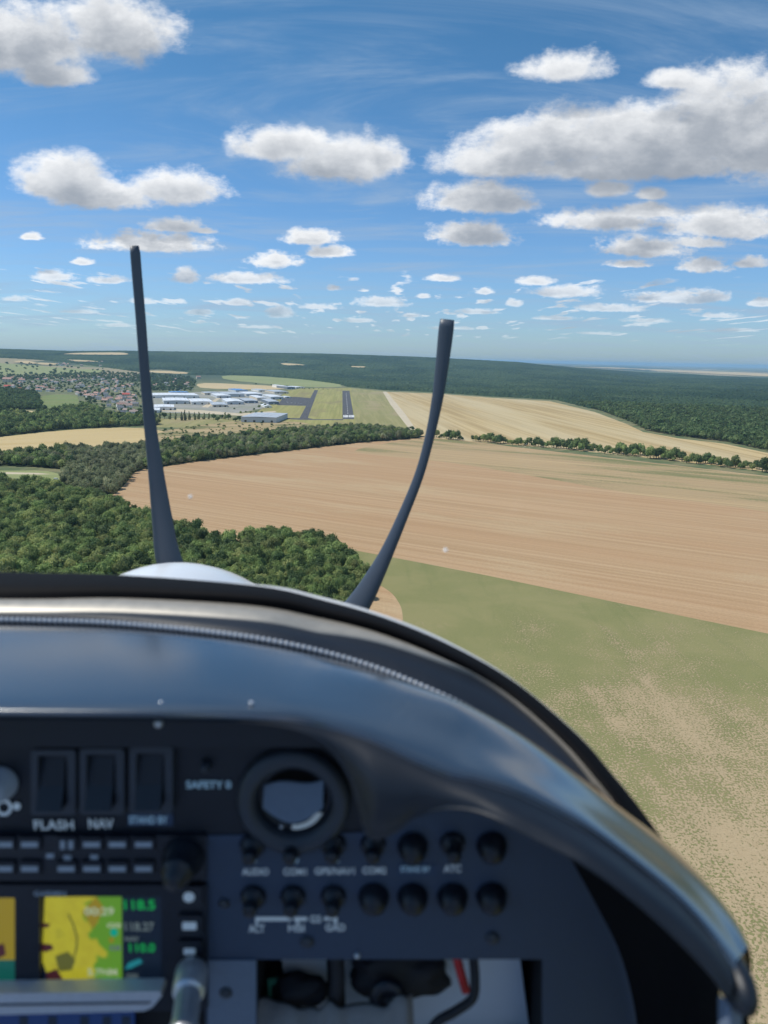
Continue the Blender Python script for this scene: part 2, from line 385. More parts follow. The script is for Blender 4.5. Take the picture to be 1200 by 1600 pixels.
sheet('airfield_grass', [(549,607),(603,612),(648,668),(630,674),(556,668)], M['airg2'], 3, 0, raw=True)
sheet('scrubland', [(230,684),(260,672),(330,662),(380,657),(470,659),(487,664),(440,674),(350,688),(280,700),(230,700)], M['scrub'], 3, 2)
sheet('scrubland', [(230,655),(300,652),(375,655),(380,662),(300,668),(235,668)], M['airg2'], 2, 1)
sheet('gravel_track', [(598,612),(604,612),(620,631),(634,648),(650,671),(640,671),(622,648),(610,632)], M['track'], 4, 0, raw=True)
sheet('gravel_track', [(-60,738),(0,737.5),(60,739),(80,741),(60,741.5),(0,740.5),(-60,741)], M['track'], 4, 0, raw=True)
sheet('meadow', [(-80,733),(0,735.5),(70,735),(98,742),(94,754),(60,755),(20,746),(-80,744)], M['paleg'], 3, 1)
tx = sheet('taxiway', [(491.5,609.5),(497,609.5),(481,653),(490,655),(536,655),(536,656.5),(470,656),(440,654.5),(440,653),(468,653.5)], M['asphalt'], 4, 0, raw=True)
sheet('apron', [(433,633),(444,620),(462,620),(484,622),(489,622),(484,634),(472,634)], M['asphalt'], 3, 0, raw=True)
rw = sheet('runway', [(535,610.5),(546,610.5),(553.5,655),(535.2,655)], M['asphalt'], 5, 0, raw=True)
def marking(poly, parent, layer=8):
    o = sheet('marking', poly, M['mark'], layer, 0, raw=True, kind=None); o.parent = parent
for i in range(8):
    x0 = 536.6+i*2.05+(.9 if i > 3 else 0); marking([(x0,648.6),(x0+1.35,648.6),(x0+1.5,652.2),(x0+.15,652.2)], rw)
yy = 614.0
while yy < 646:
    t = (yy-610.5)/44.5; dl = .6+t*1.1; cx = 540.5+3.9*t; w = .18+.22*t
    marking([(cx-w,yy),(cx+w,yy),(cx+w,yy+dl),(cx-w,yy+dl)], rw); yy += dl*2.6
sheet('road', [(315,636),(339,622),(345,622),(325,637)], M['track'], 4, 0, raw=True)
sheet('road', [(230,637),(315,641),(375,646),(430,642),(432,644),(380,650),(300,645),(230,641)], M['track'], 3, 0, raw=True)
sheet('industrial_yard', [(226,618),(300,613),(380,610),(450,611),(440,632),(360,648),(235,644)], field_mat('yard', (.30,.29,.26), (.38,.37,.33), (.22,.24,.16), 0, 20, 40, 5, .2), 2, 1)

# ------------------------------------------------------------------ trees
def foliage(name, dark, light, tint):
    m_, N, b = newmat(name)
    oi = N.new('ShaderNodeObjectInfo')
    g = N.new('ShaderNodeNewGeometry')
    rp = g.outputs['Random Per Island']
    n = N.noise(N.new('ShaderNodeTexCoord').outputs['Object'], 1.1, 3, .6)
    c = N.mix(N.m('ADD', N.m('MULTIPLY', rp, .6), N.m('MULTIPLY', n, .4)), dark, light)
    c = N.mix(N.ramp(oi.outputs['Random'], .45, 1.0, 0, .65), c, tint)
    k = N.ramp(N.m('FRACT', N.m('MULTIPLY', oi.outputs['Random'], 17.3)), 0, 1, .62, 1.3, False)
    c = N.v('SCALE', c); c.node.inputs[3].default_value = 1; N.l.new(k, c.node.inputs[3])
    N.l.new(c, b.inputs['Base Color']); b.inputs['Roughness'].default_value = .7; b.inputs['Specular IOR Level'].default_value = .25
    tr = N.new('ShaderNodeBsdfTranslucent', {'Color': c}); mx = N.new('ShaderNodeMixShader', {0: .38, 1: b.outputs[0], 2: tr.outputs[0]})
    N.l.new(mx.outputs[0], m_.node_tree.nodes['Material Output'].inputs[0])
    return m_
M['leaf'] = foliage('broadleaf', (.17, .25, .08), (.33, .41, .14), (.44, .44, .17))
M['pine'] = foliage('pine_needles', (.17, .20, .10), (.34, .36, .18), (.44, .43, .25))
M['dleaf'] = foliage('dark_leaf', (.07, .125, .045), (.17, .24, .085), (.20, .25, .10))
M['bark'] = simple('bark', (.12, .09, .06), .9, bscale=3)
def crown_mesh(name, seed, nleaf, lobes, leaf, kind, mat, core=True):
    """crown about 1 unit in radius, base at z=.25: many leaf clumps over uneven lobes"""
    rnd = random.Random(seed); V = []; Fc = []
    L = []
    if kind == 'round':
        L.append((0, 0, .95, .62))
        for i in range(lobes):
            a = 2*math.pi*i/lobes + rnd.uniform(-.4, .4); r = rnd.uniform(.38, .68); L.append((math.cos(a)*r, math.sin(a)*r, rnd.uniform(.6, 1.25), rnd.uniform(.26, .46)))
    else:
        for i in range(lobes):
            z = .35+1.9*i/lobes; w = (1-i/lobes)*.5+.1; a = rnd.uniform(0, 6.28); L.append((math.cos(a)*w*.45, math.sin(a)*w*.45, z, w*rnd.uniform(.75, 1.1)))
    tot = sum(l[3]**2 for l in L)
    for (cx, cy, cz, cr) in L:
        k = max(3, int(nleaf*cr*cr/tot))
        for _ in range(k):
            u = rnd.uniform(-.55, 1); a = rnd.uniform(0, 2*math.pi); s = math.sqrt(max(0, 1-u*u)); d = Vector((s*math.cos(a), s*math.sin(a), u))
            rr = cr*rnd.uniform(.82, 1.16)*(1+.3*mnoise.noise(d*2.3+Vector((seed, cx, cy))))
            p = Vector((cx, cy, cz))+d*rr
            nrm = (d+Vector((rnd.uniform(-.7, .7), rnd.uniform(-.7, .7), rnd.uniform(-.5, .8)))).normalized()
            t = nrm.orthogonal().normalized(); t = Matrix.Rotation(rnd.uniform(0, 6.28), 3, nrm) @ t; bt = nrm.cross(t); h = leaf*rnd.uniform(.6, 1.25)
            i0 = len(V); up = nrm*h*.25
            V += [p-t*h, p-bt*h*.8+up, p+t*h, p+bt*h*.8+up]; Fc.append([i0, i0+1, i0+2, i0+3])
    if core:
        for (cx, cy, cz, cr) in L:
            bm = bmesh.new(); bmesh.ops.create_icosphere(bm, subdivisions=1, radius=cr*.86); i0 = len(V)
            for v in bm.verts: V.append(Vector((cx, cy, cz))+v.co*(1+.25*mnoise.noise(v.co*4)))
            bm.faces.ensure_lookup_table()
            for f in bm.faces: Fc.append([i0+v.index for v in f.verts])
            bm.free()
    me = bpy.data.meshes.new(name); me.from_pydata([tuple(v) for v in V], [], Fc); me.materials.append(mat); me.update()
    return me
def trunk_mesh(seed, tall=False):
    rnd = random.Random(seed); V = []; Fc = []
    def limb(a, b, ra, rb, n=6):
        a, b = Vector(a), Vector(b); ax = (b-a).normalized(); t = ax.orthogonal().normalized(); s = ax.cross(t); i0 = len(V)
        for p, r in ((a, ra), (b, rb)):
            for k in range(n): an = 2*math.pi*k/n; V.append(p+t*math.cos(an)*r+s*math.sin(an)*r)
        for k in range(n): Fc.append([i0+k, i0+(k+1) % n, i0+n+(k+1) % n, i0+n+k])
    top = 1.8 if tall else .8
    limb((0, 0, -.05), (.03, .02, .4), .085, .065); limb((.03, .02, .4), (0, 0, top), .065, .025)
    for i in range(6):
        a = i*1.05+rnd.uniform(-.3, .3); limb((.02, .02, .3+.08*i), (math.cos(a)*.5, math.sin(a)*.5, .75+.07*i), .035, .01, 4)
    me = bpy.data.meshes.new('trunk'); me.from_pydata([tuple(v) for v in V], [], Fc); me.materials.append(M['bark']); me.update(); return me
CR = {}
CR['near'] = [crown_mesh('crown', 10+i, 620, 9, .105, 'round', M['leaf']) for i in range(5)]
CR['neard'] = [crown_mesh('crown', 30+i, 560, 8, .105, 'round', M['dleaf']) for i in range(3)]
CR['pine'] = [crown_mesh('crown', 50+i, 420, 8, .10, 'cone', M['pine']) for i in range(3)]
CR['pineround'] = [crown_mesh('crown', 60+i, 420, 7, .11, 'round', M['pine']) for i in range(3)]
CR['mid'] = [crown_mesh('crown', 70+i, 150, 6, .19, 'round', M['leaf']) for i in range(4)]
CR['midd'] = [crown_mesh('crown', 80+i, 150, 6, .19, 'round', M['dleaf']) for i in range(3)]
CR['midp'] = [crown_mesh('crown', 85+i, 140, 6, .17, 'cone', M['pine']) for i in range(2)]
CR['far'] = [crown_mesh('crown', 90+i, 36, 4, .34, 'round', M['dleaf']) for i in range(4)]
TR = [trunk_mesh(i) for i in range(3)]; TRT = trunk_mesh(9, True)
rg = random.Random(5)
def tree(x, y, rad, hs, kinds, name, label, cat, group):
    e = empty(name, (x, y, Hf(x, y)), rg.uniform(0, 6.28)); tag(e, label, cat, group)
    k = rg.choice(kinds); me = rg.choice(CR[k])
    c = bpy.data.objects.new('crown', me); COL.objects.link(c); c.parent = e; c.scale = (rad, rad*rg.uniform(.88, 1.1), hs)
    t = bpy.data.objects.new('trunk', TRT if 'pine' == k or 'midp' == k else rg.choice(TR)); COL.objects.link(t); t.parent = e; t.scale = (rad, rad, hs)
    return e
def scatter(poly, spacing, rmin=0, rmax=1e9, seed=1, jit=.42, extra=None, holes=()):
    """jittered grid of points on the ground inside the outline"""
    pts = [hit(px, min(py, 2000)) for px, py in poly]
    xs = [p[0] for p in pts]; ys = [p[1] for p in pts]
    rn = np.random.default_rng(seed)
    gx, gy = np.meshgrid(np.arange(min(xs), max(xs), spacing), np.arange(min(ys), min(max(ys), rmax+10), spacing))
    gx = gx.ravel()+rn.uniform(-jit, jit, gx.size)*spacing; gy = gy.ravel()+rn.uniform(-jit, jit, gy.size)*spacing
    r = np.hypot(gx, gy); k = (r >= rmin) & (r < rmax); gx, gy = gx[k], gy[k]
    gz = Hn(gx, gy); X, Y, Z = gx, gy, gz-H0
    f = X*Fv.x+Y*Fv.y+Z*Fv.z; px = 600+FPX*(X*Rv.x+Y*Rv.y+Z*Rv.z)/f; py = 800-FPX*(X*Uv.x+Y*Uv.y+Z*Uv.z)/f
    k = inpoly(px, py, poly)
    for h in holes: k &= ~inpoly(px, py, h)
    return gx[k], gy[k], gz[k], px[k], py[k]
SRC = {}
def src_objs(key):
    """meshes of the crowns reused by the woods; each is the crown of one tree standing in the wood"""
    if key not in SRC: SRC[key] = [bpy.data.objects.new('crown', me) for me in CR[key]]
    return SRC[key]
def wood(name, label, pts, rad, keys, hfac=1.0, kind='stuff', seed=3, cat='wood'):
    gx, gy, gz = pts[:3]; n = len(gx)
    if n == 0: return
    rn = np.random.default_rng(seed)
    me = bpy.data.meshes.new(name); me.from_pydata(np.stack([gx, gy, gz], 1).tolist(), [], [])
    objs = sum([src_objs(k) for k in keys], [])
    sc = rad*(.6+.85*rn.random(n)**1.5)
    a = me.attributes.new('sc', 'FLOAT_VECTOR', 'POINT'); a.data.foreach_set('vector', np.stack([sc, sc, sc*rn.uniform(.85, 1.2, n)*hfac], 1).ravel())
    a = me.attributes.new('rz', 'FLOAT', 'POINT'); a.data.foreach_set('value', rn.uniform(0, 6.28, n))
    a = me.attributes.new('ix', 'INT', 'POINT'); a.data.foreach_set('value', rn.integers(0, len(objs), n).astype('i4'))
    o = bpy.data.objects.new(name, me); COL.objects.link(o); tag(o, label, cat, None, kind)
    g = bpy.data.node_groups.new(name, 'GeometryNodeTree'); N = NT(g)
    g.interface.new_socket('Geometry', in_out='INPUT', socket_type='NodeSocketGeometry'); g.interface.new_socket('Geometry', in_out='OUTPUT', socket_type='NodeSocketGeometry')
    gi = N.new('NodeGroupInput'); go = N.new('NodeGroupOutput'); j = N.new('GeometryNodeJoinGeometry')
    for so_ in reversed(objs):
        oi = N.new('GeometryNodeObjectInfo', transform_space='ORIGINAL'); oi.inputs[0].default_value = so_; oi.inputs['As Instance'].default_value = True
        N.l.new(oi.outputs['Geometry'], j.inputs[0])
    def attr(nm, t):
        nd = N.new('GeometryNodeInputNamedAttribute', data_type=t); nd.inputs[0].default_value = nm; return nd.outputs[0]
    rot = N.new('ShaderNodeCombineXYZ', {2: attr('rz', 'FLOAT')}).outputs[0]
    ip = N.new('GeometryNodeInstanceOnPoints', {'Points': gi.outputs[0], 'Instance': j.outputs[0], 'Pick Instance': True, 'Instance Index': attr('ix', 'INT'), 'Rotation': rot, 'Scale': attr('sc', 'FLOAT_VECTOR')})
    N.l.new(ip.outputs[0], go.inputs[0])
    md = o.modifiers.new('trees', 'NODES'); md.node_group = g
    return o

# near wood at lower left
W1 = [(-250,752),(0,754),(60,762),(100,766),(165,783),(200,800),(225,812),(270,826),(310,838),(345,850),(400,843),(440,842),(490,843),(535,866),(560,888),(575,912),(572,935),(560,960),(540,1010),(500,1100),(300,1150),(-250,1150)]
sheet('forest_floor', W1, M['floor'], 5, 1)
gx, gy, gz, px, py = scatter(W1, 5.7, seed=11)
vis = (px > -25) & (py < 965) & ~((px > 0) & (py > 925+max(0, 0)) & (px < 380))
order = np.argsort(np.where(vis, np.hypot(gx, gy), 1e9)); near = order[:300]; rest = order[300:]
edge_line = [(165,783),(225,812),(310,838),(345,850),(440,842),(490,843),(535,866),(560,888),(575,912)]
def nearedge(a, b): return min(math.hypot(a-u, (b-v)) for u, v in edge_line) < 24
for i in near:
    e = nearedge(px[i], py[i]); dark = rg.random() < .3
    dep = 'at the back' if py[i] < 830 else ('in the middle' if py[i] < 880 else 'at the front')
    tone = 'dark' if dark else 'light'
    if e: lab = f'{tone} broadleaf tree on the field-side edge of the near wood, '+('right end' if px[i] > 480 else ('between the two blades' if px[i] > 250 else 'left of the left blade'))
    elif px[i] < 245: lab = f'{tone} broadleaf tree {dep} of the near wood, '+('near the photo edge' if px[i] < 110 else 'just left of the left blade')
    else: lab = f'{tone} broadleaf tree {dep} of the near wood, '+('just right of the left blade' if px[i] < 400 else 'just left of the right blade')
    tree(gx[i], gy[i], rg.uniform(2.6, 5.4), rg.uniform(4.4, 7.6), ['neard'] if dark else ['near'], 'broadleaf_tree', lab, 'tree', 'trees of the near wood at lower left')
wood('wood', 'dense green broadleaf wood farther back at the left, beyond the nearest trees', [a[rest] for a in (gx, gy, gz)], 4.4, ['near', 'near', 'neard'], 1.25, seed=4)
# grey green pines left of the stubble field, and the wood strips
W2 = [(100,706),(160,702),(232,700),(236,728),(206,740),(200,752),(176,776),(120,772),(95,756),(110,738)]
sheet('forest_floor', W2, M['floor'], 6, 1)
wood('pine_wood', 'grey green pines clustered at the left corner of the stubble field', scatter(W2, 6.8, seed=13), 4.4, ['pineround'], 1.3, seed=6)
W3 = [(-250,726),(0,714),(60,711),(110,707),(112,735),(60,730),(0,728),(-250,745)]
sheet('forest_floor', W3, M['floor'], 6, 1)
wood('wood', 'narrow dark wood strip at far left below the wheat field', scatter(W3, 7, seed=14), 5, ['neard', 'near', 'pineround'], 1.3, seed=7)
W4 = [(228,704),(300,691),(420,680),(480,673),(540,670),(600,673),(650,680),(664,682),(650,685),(560,692),(420,708),(300,722),(228,734)]
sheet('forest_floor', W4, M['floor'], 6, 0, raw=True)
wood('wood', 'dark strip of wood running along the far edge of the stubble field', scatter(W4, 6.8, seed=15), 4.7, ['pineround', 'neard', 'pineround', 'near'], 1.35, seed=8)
W5 = [(-250,655),(0,650),(16,649),(50,653),(66,645),(120,640),(135,634),(160,646),(180,652),(240,656),(250,664),(190,667),(100,671),(0,682),(-250,704)]
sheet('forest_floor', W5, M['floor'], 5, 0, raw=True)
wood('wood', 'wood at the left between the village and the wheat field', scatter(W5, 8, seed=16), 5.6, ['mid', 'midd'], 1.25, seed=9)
W6 = [(-250,612),(0,612),(30,612),(60,618),(64,640),(30,640),(0,644),(-250,650)]
sheet('forest_floor', W6, M['floor'], 5, 0, raw=True)
wood('wood', 'dark wood at the left edge below the red roofed houses', scatter(W6, 9, seed=17), 6, ['midd'], 1.2, seed=10)
# the great forest beyond the fields
W8 = [(-250,557),(0,559),(60,562),(110,567),(165,574),(240,584),(300,586),(345,586),(420,588),(470,592.5),(530,600),(545,604.5),(600,609.5),(680,613),(760,619),(870,625),(935,641),(985,660),(1010,673),(1060,682),(1130,690),(1200,705),(1330,733),(1700,800),(1700,606),(1200,592.5),(1100,587),(1000,581.5),(900,575.5),(850,570),(840,540),(160,535),(-250,535)]
clear = [[(85,554.5),(120,551.5),(190,550.5),(206,553.5),(195,556),(120,555.5)], [(10,564.5),(40,562.5),(66,568),(45,571)], [(98,562),(130,562),(164,566.5),(120,567)], [(428,567),(450,566),(470,568),(486,571),(450,573)], [(546,571.5),(574,572),(570,576),(549,575.5)], [(219,578),(250,577),(300,581),(292,587),(240,586)]]
pts = scatter(W8, 8.6, 0, 2700, seed=18, holes=clear)
wood('forest', 'great dark green forest stretching from the golden field back to the horizon', pts, 6.0, ['far', 'midd'], 1.2, seed=12, cat='forest')
def canopy():
    m_, N, b = newmat('canopy')
    P = N.new('ShaderNodeTexCoord').outputs['Object']
    big = N.noise(N.v('MULTIPLY', P, (1, .6, 1)), .0022, 5, .6)
    c = N.mix(N.noise(P, .055, 4, .75), (.02, .04, .022), (.08, .125, .055))
    c = N.mix(N.ramp(big, .42, .6), c, N.mix(1.0, c, (.55, .65, .7), 'MULTIPLY'))  # broad dark patches painted in place of cloud shadow on the forest
    c = N.mix(N.ramp(N.noise(P, .006, 4, .7), .56, .68, 0, .35), c, (.13, .16, .07))
    N.l.new(c, b.inputs['Base Color']); b.inputs['Roughness'].default_value = 1; b.inputs['Specular IOR Level'].default_value = .1
    bp = N.new('ShaderNodeBump', {'Strength': 1, 'Distance': 5.0, 'Height': N.noise(P, .07, 3, .7)}); N.l.new(bp.outputs[0], b.inputs['Normal'])
    rs = np.geomspace(2500, 12500, 330); ts = np.linspace(-.78, .72, 700)
    T, Rr = np.meshgrid(ts, rs); c_ = 1/np.sqrt(1+T*T); X = Rr*T*c_; Y = Rr*c_
    rn = np.random.default_rng(2); X += rn.uniform(-3, 3, X.shape)
    G = Hn(X, Y); Z = G + 9.5 + rn.uniform(-3.2, 3.2, X.shape)
    def pr(Zz):
        A, B, C = X, Y, Zz-H0; f = A*Fv.x+B*Fv.y+C*Fv.z
        return 600+FPX*(A*Rv.x+B*Rv.y+C*Rv.z)/f, 800-FPX*(A*Uv.x+B*Uv.y+C*Uv.z)/f
    px, py = pr(G); ins = inpoly(px, py, W8)
    for h in clear: ins &= ~inpoly(px, py, h)
    Z = np.where(ins, Z, G-2)
    nr, nt = T.shape; idx = np.arange(nr*nt).reshape(nr, nt)
    q = np.stack([idx[:-1, :-1], idx[:-1, 1:], idx[1:, 1:], idx[1:, :-1]], -1).reshape(-1, 4)
    any_ = (ins[:-1, :-1] | ins[:-1, 1:] | ins[1:, 1:] | ins[1:, :-1]).ravel()
    V = np.stack([X.ravel(), Y.ravel(), Z.ravel()], 1); q = q[any_]
    used = np.unique(q); rm = np.zeros(len(V), int); rm[used] = np.arange(len(used))
    o = mesh('forest', V[used], rm[q], m_, smooth=False)
    tag(o, 'far dark blue green forest on the hills along the horizon', 'forest', None, 'stuff')
canopy()
# woods and trees among the fields at far left
W9 = [(-250,550),(0,551),(80,553),(165,556),(170,575),(120,575),(60,570),(0,563),(-250,560)]
W9b = [(-200,566),(0,566),(60,568),(120,572),(175,577),(175,586),(60,588),(-200,590)]
wood('trees', 'scattered trees and hedges on the pale slopes at far left', scatter(W9b, 115, seed=19, jit=1.0), 9, ['far'], .9, seed=13, cat='trees')
W10 = [(-200,588),(0,588),(100,585),(165,583),(235,585),(300,590),(305,598),(300,612),(230,612),(225,598),(130,592),(0,596),(-200,600)]
wood('wood', 'belt of trees and gardens behind the village', scatter(W10, 30, seed=20), 6.5, ['far', 'midd'], 1.1, seed=14)
W11 = [(-200,598),(0,600),(120,594),(215,596),(232,612),(228,650),(180,655),(125,640),(122,614),(60,612),(-200,614)]
wood('wood', 'garden trees between the village houses', scatter(W11, 40, seed=21), 5.0, ['far', 'midd'], 1.0, seed=15)

# hedgerow: every tree on its own
rh = random.Random(21); n = 0
xx = 672.0
base = [(664,683),(740,690),(850,699),(1000,714),(1200,737.5),(1300,752)]
while xx < 1215:
    yb = float(np.interp(xx, [b_[0] for b_ in base], [b_[1] for b_ in base]))+rh.uniform(-3.2, 1.0)*(.6 if xx < 900 else 1.3)
    x, y, z = hit(xx, yb)
    if not (724 < xx < 738):
        big = rh.random() < .3; rad = (rh.uniform(6.8, 8.6) if big else rh.uniform(3.2, 6.0))*(.85 if xx < 860 else 1)
        third = 'at the left end of' if xx < 860 else ('in the middle of' if xx < 1030 else 'at the right end of')
        tree(x, y, rad, rad*rh.uniform(1.15, 1.5), ['neard', 'near'], 'hedgerow_tree', ('tall' if big else 'low')+' dark round tree '+third+' the hedgerow below the golden field', 'tree', 'trees of the hedgerow')
    xx += rh.uniform(2.6, 4.6)
# conifers in front of the white works, single trees about the airfield
for (xc, yb, hh) in [(243,654,12),(250,655,15),(257,654,13),(266,655,16),(275,656,18),(284,657,20),(289,657,24),(296,656,20),(304,656,18),(311,655,17),(319,655,15),(327,655,16),(334,656,14),(340,658,10),(346,654,9),(352,655,17),(357,656,14),(368,659,9),(374,657,10)]:
    x, y, z = hit(xc, yb); cone = hh > 14
    tree(x, y, (5.2 if cone else 6.5)+rg.uniform(-.8, .8), hh/2.2 if cone else hh/1.6, ['midp'] if cone else ['midd'], 'conifer' if cone else 'broadleaf_tree', ('pointed dark conifer' if cone else 'low round dark tree')+' in the clump standing before the white industrial sheds', 'tree', 'clump of trees before the white sheds')
for (xc, yb, hh) in [(410,634,9),(415,636,10),(405,637,8),(397,641,6),(427,622,8),(376,646,6),(384,645,5),(392,646,6),(400,646,6),(409,646,6),(455,606,7),(448,604,8),(462,606,6),(468,607,6),(476,608,6),(483,608,6),(490,608,6),(498,608,5),(505,609,5),(512,609,5),(400,601,9),(424,602,6),(366,640,5),(352,632,5),(438,603,6)]:
    x, y, z = hit(xc, yb)
    tree(x, y, hh*.62, hh*.62, ['midd', 'mid'], 'broadleaf_tree', 'small round tree by the sheds on the left side of the airfield' if yb > 615 else 'small round tree in the row behind the far end of the airfield', 'tree', 'small trees round the airfield')
for (xc, yb, hh) in [(652,680,11),(645,672,8),(641,670,5)]:
    x, y, z = hit(xc, yb); tree(x, y, hh*.5, hh*.6, ['neard'], 'broadleaf_tree', 'small dark tree at the end of the gravel track', 'tree', 'trees at the end of the gravel track')
# low bushes on the scrub
bp_ = scatter([(230,672),(330,664),(470,661),(470,668),(420,676),(350,688),(280,698),(230,700)], 24, seed=33, jit=.95)
wood('bushes', 'low green bushes dotted over the dry scrub', bp_, 2.9, ['mid', 'midd'], .7, seed=17, cat='bushes')

# grass tufts standing on the near pasture
def tufts():
    me = bpy.data.meshes.new('tuft'); V = []; Fc = []; rt = random.Random(3)
    for k in range(26):
        a = rt.uniform(0, 6.28); r = rt.uniform(0, .7); x, y = math.cos(a)*r, math.sin(a)*r; h = rt.uniform(.35, .8); w = .16; b = rt.uniform(0, 6.28); i = len(V)
        V += [(x-w*math.cos(b), y-w*math.sin(b), 0), (x+w*math.cos(b), y+w*math.sin(b), 0), (x*1.5+w*.4*math.cos(b), y*1.5+w*.4*math.sin(b), h), (x*1.5-w*.4*math.cos(b), y*1.5-w*.4*math.sin(b), h*.8)]; Fc.append([i, i+1, i+2, i+3])
    me.from_pydata(V, [], Fc); me.materials.append(foliage('tuft_grass', (.10, .13, .05), (.20, .22, .09), (.26, .25, .12))); CR['tuft'] = [me]
    q = scatter([(560,905),(800,935),(1000,965),(1500,1060),(2300,1500),(2300,1990),(700,1990),(560,1100)], 1.75, 100, 420, seed=41)
    rn = np.random.default_rng(8); keep = np.array([mnoise.noise(Vector((x*.035, y*.035, 5)))+.6*mnoise.noise(Vector((x*.15, y*.15, 9)))+rn.uniform(-.45, .45)-max(0, min(1, (300-y)/160))*.25+.18*max(0, (260-x)/260) > .36 for x, y in zip(q[0], q[1])])
    wood('grass_tufts', 'tufts of green grass scattered over the dry pasture below the aircraft', [a_[keep] for a_ in q], .62, ['tuft'], .45, seed=21, cat='grass')

# ------------------------------------------------------------------ buildings
M['wwall'] = simple('white_render', (.80, .78, .73), .85, bscale=.4); M['cwall'] = simple('cream_render', (.60, .53, .42), .85, bscale=.4)
M['tile'] = simple('roof_tile', (.46, .28, .22), .85, bscale=.5, var=.3); M['btile'] = simple('brown_tile', (.36, .28, .24), .85, bscale=.5, var=.3)
M['slate'] = simple('slate', (.16, .17, .19), .7, bscale=.5, var=.25); M['red'] = simple('red_tile', (.55, .10, .07), .8, bscale=.5)
M['wroof'] = simple('white_roof', (.74, .77, .80), .5, bscale=.05, var=.08); M['groof'] = simple('grey_roof', (.45, .49, .53), .5, bscale=.05)
M['broof'] = simple('blue_roof', (.05, .22, .52), .5, bscale=.05); M['dwall'] = simple('grey_cladding', (.16, .19, .23), .6, bscale=.1)
M['lwall'] = simple('pale_cladding', (.55, .57, .58), .6, bscale=.1); M['glassd'] = simple('dark_window', (.03, .035, .04), .2)
M['chim'] = simple('chimney_brick', (.35, .2, .14), .9)
def boxv(x0, x1, y0, y1, z0, z1, V, Fc):
    i = len(V); V += [(x0, y0, z0), (x1, y0, z0), (x1, y1, z0), (x0, y1, z0), (x0, y0, z1), (x1, y0, z1), (x1, y1, z1), (x0, y1, z1)]
    Fc += [[i, i+3, i+2, i+1], [i+4, i+5, i+6, i+7], [i, i+1, i+5, i+4], [i+1, i+2, i+6, i+5], [i+2, i+3, i+7, i+6], [i+3, i, i+4, i+7]]
def house_meshes(w, d, h, rh_):
    V = []; Fc = []; boxv(-w/2, w/2, -d/2, d/2, -.5, h, V, Fc); i = len(V)
    V += [(-w/2, -d/2, h), (-w/2, d/2, h), (-w/2, 0, h+rh_*.97), (w/2, -d/2, h), (w/2, d/2, h), (w/2, 0, h+rh_*.97)]; Fc += [[i, i+2, i+1], [i+3, i+4, i+5]]
    o = .5; e = .25; zo = h-e*rh_/(d/2)*1.0
    RV = [(-w/2-o, -d/2-e, zo), (w/2+o, -d/2-e, zo), (w/2+o, 0, h+rh_), (-w/2-o, 0, h+rh_), (-w/2-o, d/2+e, zo), (w/2+o, d/2+e, zo)]
    RV += [(a, b, c+.3) for a, b, c in RV]
    RF = [[6, 7, 8, 9], [9, 8, 11, 10], [0, 3, 2, 1], [3, 4, 5, 2], [0, 1, 7, 6], [4, 10, 11, 5], [0, 6, 9, 3], [3, 9, 10, 4], [1, 2, 8, 7], [2, 5, 11, 8]]
    WV = []; WF = []
    for k in range(3):
        cx = -w/2+w*(k+.5)/3
        for zz in ([1.0, 3.6] if h > 5 else [1.0]): boxv(cx-.5, cx+.5, -d/2-.06, -d/2+.02, zz, zz+1.3, WV, WF)
    CV = []; CF = []; boxv(w*.25, w*.25+.7, -.2, .5, h+rh_*.5, h+rh_+1.0, CV, CF)
    def mk(nm, v, f):
        me = bpy.data.meshes.new(nm); me.from_pydata(v, [], f); me.update(); return me
    return mk('wall', V, Fc), mk('roof', RV, RF), mk('window', WV, WF), mk('chimney', CV, CF)
HM = [house_meshes(12, 8, 5.6, 3), house_meshes(9, 7.5, 3.2, 2.8), house_meshes(15, 8, 5.4, 3.2)]
HC = {}
def inst(me, mat, parent, name):
    key = (me.name, mat.name)
    if key not in HC: c = me.copy(); c.materials.append(mat); HC[key] = c
    o = bpy.data.objects.new(name, HC[key]); COL.objects.link(o); o.parent = parent; return o
def house(px, py, k, wm, rm, label, group, name='house', rz=None, sc=1.0):
    x, y, z = hit(px, py); e = empty(name, (x, y, z), rz if rz is not None else rhs.uniform(-.7, .7)); e.scale = (sc, sc, sc); tag(e, label, 'house', group)
    w, r, wi, ch = HM[k]; inst(w, wm, e, 'wall'); ro = inst(r, rm, e, 'roof'); inst(wi, M['glassd'], e, 'window'); inst(ch, M['chim'], ro, 'chimney')
rhs = random.Random(77)
areas = [([(112,604),(150,597),(205,600),(214,612),(212,648),(190,648),(150,628),(118,618)], 86, 'in the middle of the village'),
         ([(0,592),(60,592),(66,606),(50,612),(0,606)], 20, 'at the far left end of the village'),
         ([(60,590),(118,590),(130,600),(60,604)], 16, 'behind the main cluster of the village'),
         ([(120,588),(215,588),(222,597),(130,597)], 18, 'on the far side of the village'),
         ([(40,606),(110,606),(112,613),(55,613)], 10, 'before the meadow, left of the village'),
         ([(240,592),(300,594),(300,612),(235,612)], 16, 'right of the left blade, behind the white sheds'),
         ([(60,560),(160,566),(170,574),(100,573)], 14, 'in the hamlet on the far hillside')]
